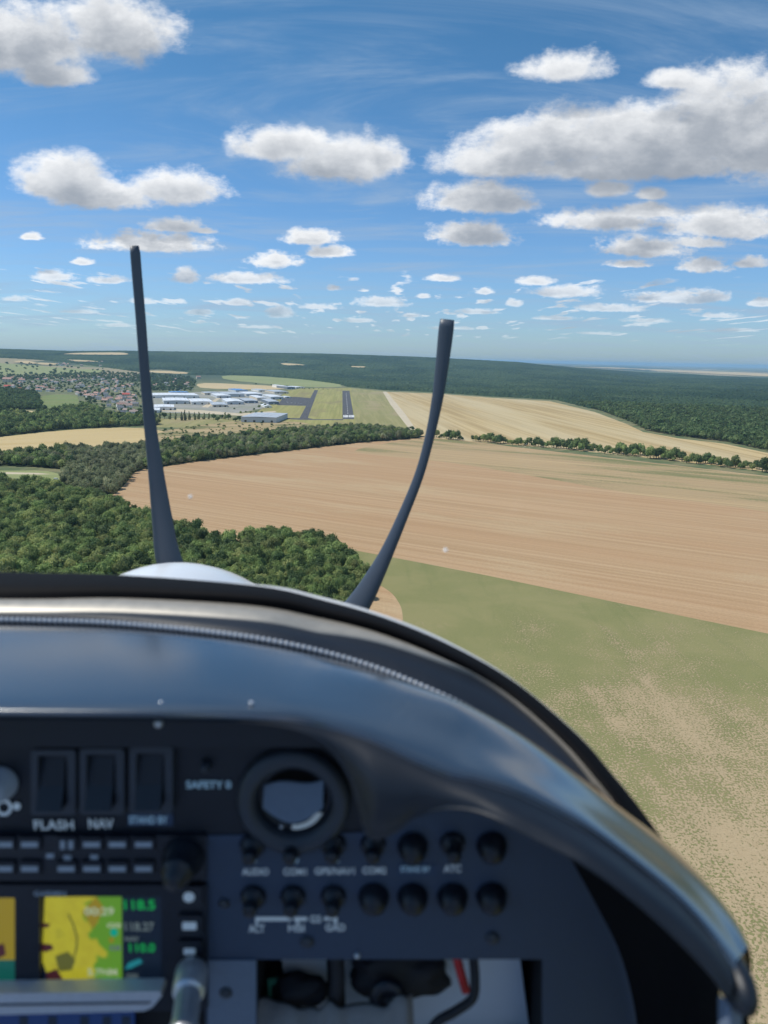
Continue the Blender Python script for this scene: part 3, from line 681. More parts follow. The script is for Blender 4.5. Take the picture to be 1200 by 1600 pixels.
for poly, cnt, where in areas:
    xs = [p[0] for p in poly]; ys = [p[1] for p in poly]; got = 0; placed = []
    tries = 0
    while got < cnt and tries < 4000:
        tries += 1
        a, b = rhs.uniform(min(xs), max(xs)), rhs.uniform(min(ys), max(ys))
        if not inpoly(np.array([a]), np.array([b]), poly)[0]: continue
        x, y, z = hit(a, b)
        if any(math.hypot(x-u, y-v) < 16 for u, v in placed): continue
        placed.append((x, y)); got += 1
        wk = rhs.random(); rk = rhs.random()
        wm, wn = (M['wwall'], 'white') if wk < .72 else (M['cwall'], 'cream')
        rm, rn_ = (M['tile'], 'terracotta') if rk < .45 else ((M['btile'], 'brown') if rk < .8 else (M['slate'], 'grey'))
        house(a, b, rhs.randrange(3), wm, rm, f'small {wn} house with {rn_} roof {where}', 'houses of the village', sc=1.3)
house(197, 620, 2, M['cwall'], M['red'], 'house with a bright red roof just left of the left propeller blade', None, sc=1.5, rz=.2)
house(12, 607, 2, M['wwall'], M['red'], 'house with a vivid red roof at the far left of the village', None, sc=1.6, rz=.1)
house(31, 609.5, 1, M['wwall'], M['red'], 'smaller house with pinkish red roof right of the vivid red one at far left', None, sc=1.5, rz=.1)
house(12, 597, 2, M['cwall'], M['tile'], 'long terracotta roofed house at the left edge of the photo', None, sc=2.6, rz=.05)
house(34, 598, 0, M['wwall'], M['tile'], 'large hipped looking terracotta roofed house beside the long one at left', None, sc=2.2, rz=.4)
house(310, 592, 0, M['cwall'], M['tile'], 'lone brick red roofed farmhouse left of the tan field, before the forest', None, sc=2.0, rz=.6)
house(177, 648, 0, M['wwall'], M['slate'], 'white gabled house alone among the trees below the village', None, sc=1.1, rz=1.4)
house(207, 596, 0, M['wwall'], M['btile'], 'white house high at the right end of the village by the blade', None, sc=1.3, rz=.4)

def shed(px, py, wpx, dpx, h, wall, roof, label, name='warehouse', gable=0.0, rz=0.0, group=None, doors=2):
    """px,py = middle of the front foot; wpx wide, dpx deep on the ground (photo pixels)"""
    a = Vector(hit(px-wpx/2, py)); b = Vector(hit(px+wpx/2, py)); c = Vector(hit(px, py-dpx))
    mid = (a+b)/2; w = (b-a).length; d = min((c-mid).length, 160)
    e = empty(name, (mid.x, mid.y, mid.z), math.atan2((b-a).y, (b-a).x)+rz); tag(e, label, 'industrial shed' if name != 'hangar' else 'hangar', group)
    V = []; Fc = []; boxv(-w/2, w/2, 0, d, -.3, h, V, Fc)
    if gable: i = len(V); V += [(-w/2, 0, h), (w/2, 0, h), (0, 0, h+gable*.97), (-w/2, d, h), (w/2, d, h), (0, d, h+gable*.97)]; Fc += [[i, i+1, i+2], [i+3, i+5, i+4]]
    mesh('wall', V, Fc, wall, e)
    g = gable if gable else .9; ov = .6
    RV = [(-w/2-ov, -ov, h+.05), (0, -ov, h+g), (w/2+ov, -ov, h+.05), (-w/2-ov, d+ov, h+.05), (0, d+ov, h+g), (w/2+ov, d+ov, h+.05)]
    RV += [(x, y, z+.4) for x, y, z in RV]
    RF = [[6, 7, 10, 9], [7, 8, 11, 10], [0, 3, 4, 1], [1, 4, 5, 2], [0, 1, 7, 6], [1, 2, 8, 7], [3, 9, 10, 4], [4, 10, 11, 5], [0, 6, 9, 3], [2, 5, 11, 8]]
    ro = mesh('roof', RV, RF, roof, e)
    SV = []; SF = []
    for k in range(max(1, int(w/14))):
        cx = -w/2+w*(k+.5)/max(1, int(w/14)); zz = h+.05+(g)*(1-abs(cx)/(w/2))
        boxv(cx-.8, cx+.8, d*.2, d*.8, zz+.1, zz+.62, SV, SF)
    mesh('skylight', SV, SF, M['lwall'], ro)
    for k in range(doors):
        cx = -w/2+w*(k+.5)/doors; DV = []; DF = []; boxv(cx-2.4, cx+2.4, -.08, .05, 0, min(4.6, h*.7), DV, DF); mesh('door', DV, DF, M['glassd'] if wall is not M['dwall'] else M['lwall'], e)
    return e
shed(272, 622, 78, 5, 9, M['wwall'], M['wroof'], 'very long low white factory roof, back of the works right of the left blade', doors=5)
shed(276, 631, 40, 6, 9, M['lwall'], M['wroof'], 'white shed in front of the long white factory, left part', doors=3)
shed(316, 632, 34, 6, 8, M['wwall'], M['wroof'], 'white shed in front of the long white factory, right part by the pale road', doors=3)
shed(256, 641, 32, 4, 8, M['wwall'], M['wroof'], 'white shed nearest the conifer clump', doors=3)
shed(238, 645, 22, 4, 6, M['wwall'], M['wroof'], 'low white shed just right of the left propeller blade', doors=2)
shed(281, 616.5, 28, 1.5, 8, M['lwall'], M['broof'], 'low shed with blue roof edge behind the long white factory', doors=2)
shed(350, 622, 22, 4, 8, M['lwall'], M['wroof'], 'white shed right of the pale road, back row', doors=2)
shed(367, 620, 30, 4, 9, M['lwall'], M['groof'], 'pale grey shed left of the blue roofed one', doors=2)
shed(378, 613.5, 19, 2.5, 9, M['lwall'], M['broof'], 'shed with a bright blue roof at the back of the works', doors=2)
shed(398, 619, 26, 4, 8, M['lwall'], M['wroof'], 'white roofed shed behind the glinting shed', doors=2)
shed(368, 632, 26, 6, 8, M['lwall'], M['wroof'], 'wide barrel looking white shed in the middle of the works', gable=2.5, doors=2)
shed(393, 630, 20, 4, 7, M['dwall'], M['groof'], 'grey shed right of the barrel looking white shed', doors=2)
shed(344, 636, 24, 4, 6, M['cwall'], M['groof'], 'cream walled low shed beside the pale road end', doors=3)
shed(409, 626, 14, 4, 9, M['cwall'], M['wroof'], 'cream sided shed next to the dark trees', doors=1)
shed(433, 624, 20, 4, 8, M['lwall'], M['wroof'], 'white roofed hangar on the edge of the apron', doors=2)
shed(428, 632, 16, 7, 8, M['dwall'], M['groof'], 'dark blue grey hangar at the front left of the apron', doors=1)
shed(440, 615, 22, 3, 7, M['cwall'], M['groof'], 'brown sided building above the apron', doors=2)
shed(446, 607, 8, 2.5, 11, M['wwall'], M['wroof'], 'small tall white building by the taxiway head', doors=1)
shed(455, 608, 12, 2.5, 9, M['dwall'], M['groof'], 'grey building beside the small tall white one', doors=1)
shed(469, 607, 14, 1.5, 6, M['wwall'], M['wroof'], 'low white building just left of the taxiway head', doors=2)
shed(419, 637, 11, 3, 4, M['wwall'], M['wroof'], 'small white gabled hut in front of the dark trees', gable=3, doors=1)
shed(412, 612, 16, 2, 6, M['wwall'], M['groof'], 'low pale shed at the back between the blue roof and the cream sided shed', doors=2)
shed(332, 617, 24, 1.8, 7, M['cwall'], M['groof'], 'low grey roofed shed behind the pale road', doors=2)
shed(450, 622, 9, 1.2, 4, M['wwall'], M['wroof'], 'tiny white shelter on the apron', doors=1)
shed(404, 660, 56, 7.5, 11, M['lwall'], M['groof'], 'large pale grey hangar alone in front of the airfield, left of the taxiway', name='hangar', rz=-.28, doors=4)
# parked aircraft on the apron
M['pwhite'] = simple('white_paint', (.8, .8, .8), .35)
def parked(px, py, rz, label):
    x, y, z = hit(px, py); e = empty('parked_plane', (x, y, z+.1), rz); tag(e, label, 'light aircraft', 'light aircraft parked on the apron')
    V = []; Fc = []; prof = [(-3.2, .12), (-1, .35), (.6, .6), (2.2, .5), (3.2, .2)]
    for (t, r) in prof:
        for k in range(8): a = k*math.pi/4; V.append((t, r*math.cos(a), 1.1+r*math.sin(a)))
    for i in range(len(prof)-1):
        for k in range(8): Fc.append([i*8+k, i*8+(k+1) % 8, i*8+8+(k+1) % 8, i*8+8+k])
    mesh('fuselage', V, Fc, M['pwhite'], e, True)
    V = []; Fc = []; boxv(0, 1.4, -4.5, 4.5, .9, 1.05, V, Fc); mesh('wing', V, Fc, M['pwhite'], e)
    V = []; Fc = []; boxv(-3.3, -2.5, -1.5, 1.5, 1.2, 1.3, V, Fc); boxv(-3.3, -2.6, -.05, .05, 1.2, 2.4, V, Fc); mesh('tail', V, Fc, M['pwhite'], e)
for i, (a, b, lab) in enumerate([(449,629,'leftmost white light aircraft parked on the dark apron'),(455,630,'second white light aircraft from the left on the dark apron'),(461,630.5,'middle white light aircraft on the dark apron'),(466,630.5,'second white light aircraft from the right on the dark apron'),(470,631,'rightmost white light aircraft parked on the dark apron')]):
    parked(a, b, .4+i*.3, lab)
# small white van on the track at left
def van(px, py):
    x, y, z = hit(px, py); e = empty('van', (x, y, z), .3); tag(e, 'tiny white van parked in the clearing at left beside the pines', 'van')
    V = []; Fc = []; boxv(-2.6, 1.3, -1, 1, .35, 2.3, V, Fc); i = len(V)
    V += [(1.3, -1, .35), (2.6, -1, .35), (2.6, 1, .35), (1.3, 1, .35), (1.3, -1, 2.2), (1.9, -1, 1.3), (1.9, 1, 1.3), (1.3, 1, 2.2), (2.6, -1, 1.1), (2.6, 1, 1.1)]
    Fc += [[i, i+1, i+8, i+5, i+4], [i+3, i+7, i+6, i+9, i+2], [i+1, i+2, i+9, i+8], [i+5, i+8, i+9, i+6], [i+4, i+5, i+6, i+7], [i, i+3, i+2, i+1]]
    mesh('body', V, Fc, M['pwhite'], e)
    V = [(1.36, -.9, 2.1), (1.9, -.9, 1.38), (1.9, .9, 1.38), (1.36, .9, 2.1)]; mesh('windscreen', [(a+.04, b_, c+.03) for a, b_, c in V], [[0, 1, 2, 3]], M['glassd'], e)
    for sx in (-1.7, 1.7):
        for sy in (-1, 1):
            V = []; Fc = []
            for k in range(12): an = k*math.pi/6; V += [(sx+.35*math.cos(an), sy*.8, .35+.35*math.sin(an)), (sx+.35*math.cos(an), sy*1.05, .35+.35*math.sin(an))]
            for k in range(12): Fc.append([2*k, 2*k+1, (2*k+3) % 24, (2*k+2) % 24])
            Fc += [[2*k for k in range(12)], [2*k+1 for k in range(12)]]; mesh('wheel', V, Fc, M['slate'], e)
van(88, 750)
# ------------------------------------------------------------------ the aircraft we sit in
plane = bpy.data.objects.new('light_aircraft', None); COL.objects.link(plane)
plane.matrix_world = Matrix(((AX.x, AY.x, AZ.x, 0), (AX.y, AY.y, AZ.y, 0), (AX.z, AY.z, AZ.z, H0), (0, 0, 0, 1)))
plane.empty_display_size = .1
tag(plane, 'light aircraft seen from inside its cockpit, with black glareshield, instrument panel and propeller', 'aircraft')
def L(px, py, Y=None, Z=None, X=None):
    xc, yc = (px-600)/FPX, -(py-800)/FPX
    d = Vector((xc, cp_+yc*sp_, yc*cp_-sp_))
    return d*((Y/d.y) if Y is not None else (Z/d.z if Z is not None else X/d.x))
def spline(pts, n):
    """resample a polyline of vectors to n points along a Catmull curve"""
    pts = [Vector(p) for p in pts]; P = [pts[0]*2-pts[1]]+pts+[pts[-1]*2-pts[-2]]; D = []
    for i in range(1, len(P)-2):
        for k in range(12):
            t = k/12; a, b, c, d = P[i-1:i+3]
            D.append(.5*((2*b)+(c-a)*t+(2*a-5*b+4*c-d)*t*t+(3*b-a-3*c+d)*t**3))
    D.append(pts[-1]); cum = [0]
    for i in range(1, len(D)): cum.append(cum[-1]+(D[i]-D[i-1]).length)
    out = []; j = 0
    for k in range(n):
        s = cum[-1]*k/(n-1)
        while j < len(cum)-2 and cum[j+1] < s: j += 1
        out.append(D[j].lerp(D[j+1], (s-cum[j])/max(1e-9, cum[j+1]-cum[j])))
    return out
def px_of(p):
    s = p.y*cp_ - p.z*sp_; return 600+FPX*p.x/s
def rail(lst, n=90, key='Z'): return spline([L(a, b, **{key: c}) for a, b, c in lst], n)
def loft(name, rails, mat, parent=plane, smooth=True, sub=0, close=False):
    n = len(rails[0]); V = [v for r in rails for v in r]; Fc = []
    m_ = len(rails)
    for j in range(m_ if close else m_-1):
        for i in range(n-1): Fc.append([j*n+i, j*n+i+1, ((j+1) % m_)*n+i+1, ((j+1) % m_)*n+i])
    o = mesh(name, V, Fc, mat, parent, smooth); return o
def crsp(a, b, c, d, t): return .5*((2*b)+(c-a)*t+(2*a-5*b+4*c-d)*t*t+(3*b-a-3*c+d)*t**3)
def dense(rails, k=6):
    P = [[a*2-b for a, b in zip(rails[0], rails[1])]]+rails+[[a*2-b for a, b in zip(rails[-1], rails[-2])]]; out = []
    for j in range(1, len(P)-2):
        for s in range(k): out.append([crsp(P[j-1][i], P[j][i], P[j+1][i], P[j+2][i], s/k) for i in range(len(P[0]))])
    out.append(rails[-1]); return out
C = {}
def glossy(name, col, rough, rs=40, rv=.1, coat=0, bump=.0, bs=900, spec=.5, metal=0):
    m_, N, b = newmat(name); tc = N.new('ShaderNodeTexCoord').outputs['Object']
    n = N.noise(tc, rs, 5, .65)
    N.l.new(N.mix(n, [x*.85 for x in col], [x*1.15 for x in col]), b.inputs['Base Color'])
    N.l.new(N.m('ADD', rough-rv/2, N.m('MULTIPLY', n, rv)), b.inputs['Roughness']); b.inputs['Specular IOR Level'].default_value = spec; b.inputs['Coat Weight'].default_value = coat; b.inputs['Metallic'].default_value = metal
    if bump:
        bp = N.new('ShaderNodeBump', {'Strength': bump, 'Distance': .0006, 'Height': N.noise(tc, bs, 3, .6)}); N.l.new(bp.outputs[0], b.inputs['Normal'])
    return m_
C['shield'] = glossy('glareshield_skin', (.012, .015, .021), .24, 30, .10, bump=.10, bs=500, spec=1.0, coat=1.0)
bs_ = C['shield'].node_tree.nodes['Principled BSDF']; bs_.inputs['Coat IOR'].default_value = 2.35; bs_.inputs['Coat Roughness'].default_value = .16
C['roll'] = glossy('leatherette', (.008, .012, .020), .42, 60, .1, bump=.3, bs=900, spec=.45)
C['rubber'] = glossy('black_rubber', (.003, .003, .004), .75, 80, .1, bump=.1, spec=.12)
C['alu'] = glossy('brushed_metal', (.42, .39, .34), .45, 120, .2, metal=.45)
C['liner'] = glossy('grey_liner', (.012, .017, .027), .5, 120, .15, bump=.3, spec=.4)
C['bead'] = glossy('braided_piping', (.42, .46, .52), .35, 300, .15)
C['panel'] = glossy('panel_paint', (.036, .058, .105), .5, 200, .08, bump=.3, bs=2500)
C['panelb'] = glossy('black_panel', (.004, .007, .015), .5, 200, .08, bump=.2, bs=2500)
C['panell'] = glossy('grey_panel', (.14, .18, .25), .5, 200, .08)
C['plastic'] = glossy('black_plastic', (.009, .012, .020), .38, 200, .06)
C['gplastic'] = glossy('grey_plastic', (.032, .04, .055), .45, 200, .06)
C['steel'] = glossy('steel', (.6, .62, .66), .3, 300, .1, metal=.6)
C['silver'] = glossy('silver_bezel', (.60, .61, .66), .4, 300, .1, metal=.3)
C['void'] = glossy('dark_interior', (.006, .006, .008), .8)
C['txt'] = simple('white_print', (.90, .93, .92), .7, bscale=400); C['txtc'] = simple('cream_print', (.95, .94, .88), .7, bscale=400)
C['txtb'] = simple('pale_blue_print', (.62, .82, .95), .7, bscale=400); C['txtd'] = simple('grey_print', (.34, .38, .44), .7, bscale=400)
C['tape'] = simple('blue_label', (.035, .06, .12), .6, bscale=400)
C['white'] = simple('cowling_white', (.74, .77, .80), .25, bscale=2)

YP = .48                                   # distance of the instrument panel
NR = 110
G0 = rail([(-260,972,-0.2100),(-80,973,-0.2100),(60,975,-0.2100),(200,981,-0.2100),(400,1003,-0.2130),(560,1040,-0.2306),(700,1096,-0.2510),(800,1152,-0.2720),(900,1230,-0.2940),(983,1298,-0.3160),(1067,1366,-0.3328),(1128,1438,-0.3347),(1162,1490,-0.3353),(1173,1522,-0.3355)], NR)
G1 = rail([(-260,1103,-0.2090),(-80,1103,-0.2090),(60,1104,-0.2090),(200,1105,-0.2090),(340,1107,-0.2100),(430,1111,-0.2122),(492,1119,-0.2165),(575,1143,-0.2229),(637,1172,-0.2304),(700,1198,-0.2370),(742,1207,-0.2394),(804,1226,-0.2450),(867,1256,-0.2520),(929,1292,-0.2600),(1000,1345,-0.2720),(1060,1395,-0.2830),(1110,1450,-0.2940),(1150,1505,-0.3050)], NR)
bg_ = [max(0, min(1, (px_of(p)-480)/250)) for p in G0]
mid1 = [a.lerp(b, .27)+Vector((0, 0, .0022+.0128*q)) for a, b, q in zip(G0, G1, bg_)]; mid2 = [a.lerp(b, .72)+Vector((0, 0, .0018+.0048*q)) for a, b, q in zip(G0, G1, bg_)]
G1b = [p+Vector((0, -.004, -.004)) for p in G1]
gs = loft('glareshield', dense([[p+Vector((0, .01, -.012)) for p in G0], G0, mid1, mid2, G1, G1b], 6), C['shield'])
tag(gs, 'glossy black top of the glareshield reflecting the sky')
# the padded roll under the rear edge, thick on the right, thin on the left
G2 = rail([(-260,1121,.437),(-80,1121,.437),(60,1121,.437),(200,1122,.437),(340,1124,.436),(440,1133,.434),(500,1155,.43),(540,1205,.426),(560,1262,.424),(577,1309,.42),(617,1298,.415),(650,1274,.41),(700,1263,.402),(742,1267,.396),(783,1283,.388),(825,1305,.381),(867,1326,.374),(908,1347,.367),(967,1387,.357),(1033,1442,.347),(1100,1508,.337),(1138,1556,.332)], NR, 'Y')
# match the roll's rails by photo column
def match(A, B, n=NR):
    out = []
    ax = [p.x/p.y for p in A]
    return A
rollm = []
def resample_px(Rl, cols):
    xs = [px_of(p) for p in Rl]
    return [Vector((np.interp(c, xs, [p.x for p in Rl]), np.interp(c, xs, [p.y for p in Rl]), np.interp(c, xs, [p.z for p in Rl]))) for c in cols]
cols = list(np.linspace(-250, 560, 60))+list(np.linspace(566, 1137, 80))
A_ = resample_px(G1b, cols); B_ = resample_px(G2, cols)
bul = [(a-b).length for a, b in zip(A_, B_)]
rr_ = [A_]
for t in (.12, .3, .5, .7, .88): rr_.append([a.lerp(b, t)+Vector((.3, -1, .25)).normalized()*w*.30*math.sin(math.pi*t)**.8 for a, b, w in zip(A_, B_, bul)])
rr_.append(B_); rr_.append([b+Vector((0, .03, .003)) for b in B_])
o = loft('glareshield_roll', dense(rr_, 3), C['roll']); tag(o, 'padded leatherette roll under the rear edge of the glareshield')
def tube(name, pts, r, mat, parent=plane, n=8):
    V = []; Fc = []
    for i, p in enumerate(pts):
        d = (pts[min(i+1, len(pts)-1)]-pts[max(i-1, 0)]).normalized(); t = d.cross(Vector((0, 0, 1))); t = (t if t.length > .01 else d.orthogonal()).normalized(); s = t.cross(d)
        rr = r[i] if isinstance(r, list) else r
        for k in range(n): a = 2*math.pi*k/n; V.append(p+t*math.cos(a)*rr+s*math.sin(a)*rr)
    for i in range(len(pts)-1):
        for k in range(n): Fc.append([i*n+k, i*n+(k+1) % n, (i+1)*n+(k+1) % n, (i+1)*n+k])
    Fc += [list(range(n)), list(range((len(pts)-1)*n, len(pts)*n))]
    return mesh(name, V, Fc, mat, parent, True)
tube('seam', resample_px(G2, cols[60:]), .0011, C['gplastic'], n=6)
# glareshield end cap at the right
cap = [L(1162,1490,Z=-.296), L(1173,1522,Z=-.302), L(1168,1545,Y=.333), L(1140,1562,Y=.331), L(1133,1553,Y=.335), L(1110,1450,Z=-.294), L(1150,1505,Z=-.305)]
bm = bmesh.new(); bmesh.ops.create_uvsphere(bm, u_segments=20, v_segments=12, radius=1)
c0 = L(1148,1532,Y=.345)
for v in bm.verts: v.co = c0+Vector((v.co.x*.0085, v.co.y*.02, v.co.z*.012))
me = bpy.data.meshes.new('glareshield_tip'); bm.to_mesh(me); bm.free(); me.materials.append(C['roll']); me.polygons.foreach_set('use_smooth', [True]*len(me.polygons))
o = bpy.data.objects.new('glareshield_tip', me); COL.objects.link(o); o.parent = plane
# canopy frame between the glareshield and the window
R0 = rail([(-260,893,-0.1960),(-80,893,-0.1960),(60,895,-0.1960),(200,899,-0.1960),(400,915,-0.2000),(500,936,-0.2100),(600,965,-0.2200),(700,1006,-0.2375),(800,1062,-0.2600),(900,1145,-0.2804),(960,1213,-0.2966),(1000,1262,-0.3098),(1040,1318,-0.3229),(1068,1362,-0.3329),(1110,1440,-0.3430)], NR)
R1 = rail([(-260,913,-0.1900),(-80,913,-0.1900),(60,915,-0.1900),(200,916,-0.1900),(400,930,-0.1940),(500,950,-0.2041),(594,975,-0.2136),(695,1017,-0.2312),(790,1071,-0.2545),(886,1152,-0.2753),(945,1218,-0.2906),(984,1268,-0.3037),(1024,1324,-0.3169),(1052,1367,-0.3280),(1090,1440,-0.3388)], NR)
Cc0 = rail([(-260,936,-0.1980),(-80,936,-0.1980),(60,936,-0.1980),(200,935,-0.1980),(395,946,-0.2020),(495,964,-0.2117),(590,988,-0.2213),(690,1029,-0.2379),(783,1080,-0.2590),(872,1155,-0.2783),(930,1220,-0.2925),(968,1268,-0.3036),(1008,1318,-0.3178),(1040,1362,-0.3289),(1070,1430,-0.3416)], NR)
Cc1 = rail([(-260,956,-0.2020),(-80,956,-0.2020),(60,956,-0.2020),(200,956,-0.2020),(395,968,-0.2060),(490,985,-0.2155),(584,1008,-0.2251),(682,1050,-0.2411),(772,1100,-0.2616),(858,1170,-0.2802),(918,1232,-0.2965),(958,1274,-0.3076),(998,1316,-0.3208),(1030,1352,-0.3319),(1066,1420,-0.3442)], NR)
G0x = [p+Vector((0, 0, -.001)) for p in G0]
o = loft('canopy_frame', dense([[p+Vector((0, .012, -.02)) for p in R0], R0, R1, [p+Vector((0, 0, -.001)) for p in Cc0], [p+Vector((0, -.001, -.008)) for p in Cc0]], 5), C['rubber']); tag(o, 'black rubber edge of the canopy frame')
for i in range(NR):
    f_ = max(0, min(1, (px_of(Cc1[i])-500)/220)); Cc1[i] = Cc1[i].lerp(Cc0[i], f_*.93)  # trim tapered away so its shaded right end darkens by shape
cm_ = [a.lerp(b, .5)+Vector((0, -.001, .0022)) for a, b in zip(Cc0, Cc1)]
o = loft('frame_trim', dense([[p+Vector((0, 0, -.004)) for p in Cc0], Cc0, cm_, Cc1, [p+Vector((0, 0, -.004)) for p in Cc1]], 4), C['alu']); tag(o, 'bright metal strip along the canopy frame')
li = [a.lerp(b, .5)+Vector((0, 0, .002)) for a, b in zip(Cc1, G0)]
loft('frame_liner', dense([[p+Vector((0, .002, -.001)) for p in Cc1], li, [p+Vector((0, 0, -.003)) for p in G0]], 5), C['liner'])
# braided piping: one cord with a raised knot every few millimetres
def piping():
    base_ = G0[:int(NR*.80)]; P = spline(base_, 260); pts = [p+Vector((0, 0, .0012)) for p in P]
    tube('piping_cord', pts, .0021, C['liner'], plane, 8)
    Q = spline(base_, 140); V = []; Fc = []
    for i, c in enumerate(Q[1:-1]):
        d = (Q[i+2]-Q[i]).normalized(); t = d.cross(Vector((0, 0, 1))).normalized(); s = t.cross(d); i0 = len(V); c = c+Vector((0, -.0010, .0034))
        for (u, r) in ((-1, .3), (-.5, .9), (.5, .9), (1, .3)):
            for k in range(8): a = math.pi*k/4; V.append(c+d*u*.0019+t*math.cos(a)*r*.0024+s*math.sin(a)*r*.0024)
        for j in range(3):
            for k in range(8): Fc.append([i0+j*8+k, i0+j*8+(k+1) % 8, i0+j*8+8+(k+1) % 8, i0+j*8+8+k])
        Fc += [list(range(i0, i0+8)), list(range(i0+24, i0+32))]
    o = mesh('piping', V, Fc, C['bead'], plane, True); tag(o, 'pale braided piping along the front of the glareshield')
piping()
# outer fuselage edge, cowling
vis_ = [max(0, min(1, (px_of(p)-330)/120))*max(0, min(1, (820-px_of(p))/150)) for p in R0]
E1 = [p+Vector((.001, .006, -.0022+.0022*v)) for p, v in zip(R0, vis_)]; E2 = [p+Vector((.004, .02, -.012)) for p in R0]; E3 = [p+(Vector((.01, .06, -.09)) if px_of(p) < 760 else Vector((.008, .025, -.025))) for p in R0]
o = loft('fuselage_skin', [[p+Vector((0, .004, -.004)) for p in R0], E1, E2, E3], C['white']); tag(o, 'thin white edge of the fuselage outside the window')
def cowling():
    n = 40; m_ = 24; V = []; Fc = []; cx, cz = -.352, -.328-.42
    for j in range(m_):
        t = j/(m_-1); Y = .78+.72*t; w = .31*(1-.1*t); h = .42*(1-.0*t)*(1-(max(0, t-.55)/.45)**2*.35)
        if t < .4: h *= 1-.03*(1-t/.4)
        for k in range(n): a = math.pi*k/(n-1); V.append(Vector((cx+math.cos(a)*w*(abs(math.cos(a))**.0), Y, cz+math.sin(a)*h)))
    for j in range(m_-1):
        for k in range(n-1): Fc.append([j*n+k, j*n+k+1, (j+1)*n+k+1, (j+1)*n+k])
    o = mesh('engine_cowling', V, Fc, C['white'], plane, True); tag(o, 'white engine cowling showing above the canopy frame')
cowling()
# propeller
def prop_mat():
    m_, N, b = newmat('propeller_paint'); tc = N.new('ShaderNodeTexCoord').outputs['Object']
    N.l.new(N.mix(N.noise(tc, 8, 5, .6), (.045, .062, .09), (.065, .085, .12)), b.inputs['Base Color']); b.inputs['Roughness'].default_value = .45; return m_
C['prop'] = prop_mat()
hub = empty('propeller'); hub.parent = plane; hub.location = L(400, 1052, Y=1.6); tag(hub, 'dark propeller ahead of the cowling')
def blade(path, flip=1):
    hp = hub.location
    P = spline([Vector((L(a, b, Y=1.6).x, L(a, b, Y=1.6).z, w*1.66/FPX)) for a, b, w in path], 60); V = []; Fc = []; n = 12
    for i, p in enumerate(P):
        d = (P[min(i+1, 59)]-P[max(i-1, 0)]); d.z = 0; d.normalize(); nx = Vector((d.y, 0, -d.x)); w = p.z; u = i/59
        th = w*(.42-.25*u)+.002; tw = R(28-16*u)*flip
        for k in range(n):
            a = 2*math.pi*k/n; ca, sa = math.cos(a)*w, math.sin(a)*th
            V.append(Vector((p.x, 1.6, p.y))+nx*ca+Vector((0, 1, 0))*(ca*math.tan(tw)+sa)-hp)
    for i in range(59):
        for k in range(n): Fc.append([i*n+k, i*n+(k+1) % n, (i+1)*n+(k+1) % n, (i+1)*n+k])
    Fc += [list(range(n)), list(range(59*n, 60*n))]
    return mesh('blade', V, Fc, C['prop'], hub, True)
o = blade([(385,1040,14),(335,985,17),(288,925,19),(264,875,18),(254,815,14.5),(244,740,11),(234,660,8.5),(226,580,7),(220,500,7),(214,430,7),(211,392,7),(210,384,6)]); tag(o, 'left propeller blade, almost upright and widening downwards')
o = blade([(420,1045,14),(480,1010,18),(540,968,20),(566,935,17),(588,896,13),(606,860,10),(630,805,8),(655,742,7),(672,680,7),(684,620,8.5),(692,560,10),(697,515,11),(699,499,10)], -1); tag(o, 'right propeller blade, curving up to the right')
o = blade([(400,1080,14),(404,1250,26),(404,1500,18),(402,1650,13),(401,1720,8)])
bm = bmesh.new(); bmesh.ops.create_uvsphere(bm, u_segments=24, v_segments=16, radius=.11)
for v in bm.verts:
    v.co = Vector((v.co.x, v.co.z*1.6, v.co.y))
me = bpy.data.meshes.new('spinner'); bm.to_mesh(me); bm.free(); me.materials.append(C['white']); me.polygons.foreach_set('use_smooth', [True]*len(me.polygons)); o = bpy.data.objects.new('spinner', me); COL.objects.link(o); o.parent = hub; o.location = (0, .0, 0)

# ---- flat work on the panel: shapes drawn in the panel's own plane
def PP(px, py, Y=YP): return L(px, py, Y=Y)
def plate(name, outer, mat, Y=YP, thick=.003, holes=(), parent=None, bevel=True):
    polys = [[Vector((PP(x, y, Y).x, PP(x, y, Y).z, 0)) for x, y in outer]]+[[Vector((PP(x, y, Y).x, PP(x, y, Y).z, 0)) for x, y in h] for h in holes]
    flat = [p for q in polys for p in q]; tris = tessellate_polygon(polys); n = len(flat)
    V = [(p.x, Y, p.y) for p in flat]+[(p.x, Y+thick, p.y) for p in flat]; Fc = [list(t) for t in tris]
    i0 = 0
    for q in polys:
        k = len(q)
        for i in range(k): Fc.append([i0+i, i0+(i+1) % k, n+i0+(i+1) % k, n+i0+i])
        i0 += k
    o = mesh(name, V, Fc, mat, parent or plane)
    bm = bmesh.new(); bm.from_mesh(o.data); bmesh.ops.recalc_face_normals(bm, faces=bm.faces); bm.to_mesh(o.data); bm.free()
    return o
def rect(x0, y0, x1, y1, r=0):
    if not r: return [(x0, y0), (x1, y0), (x1, y1), (x0, y1)]
    out = []
    for cx, cy, a0 in ((x1-r, y0+r, -90), (x1-r, y1-r, 0), (x0+r, y1-r, 90), (x0+r, y0+r, 180)):
        for k in range(5): a = R(a0+k*22.5); out.append((cx+r*math.cos(a), cy+r*math.sin(a)))
    return out
def circ(cx, cy, r, n=36, ry=None): return [(cx+r*math.cos(2*math.pi*k/n), cy+(ry or r)*math.sin(2*math.pi*k/n)) for k in range(n)]
PANPX = lambda px, py, Y=YP: (Y/(cp_+(-(py-800)/FPX)*sp_))/FPX     # metres per photo pixel there
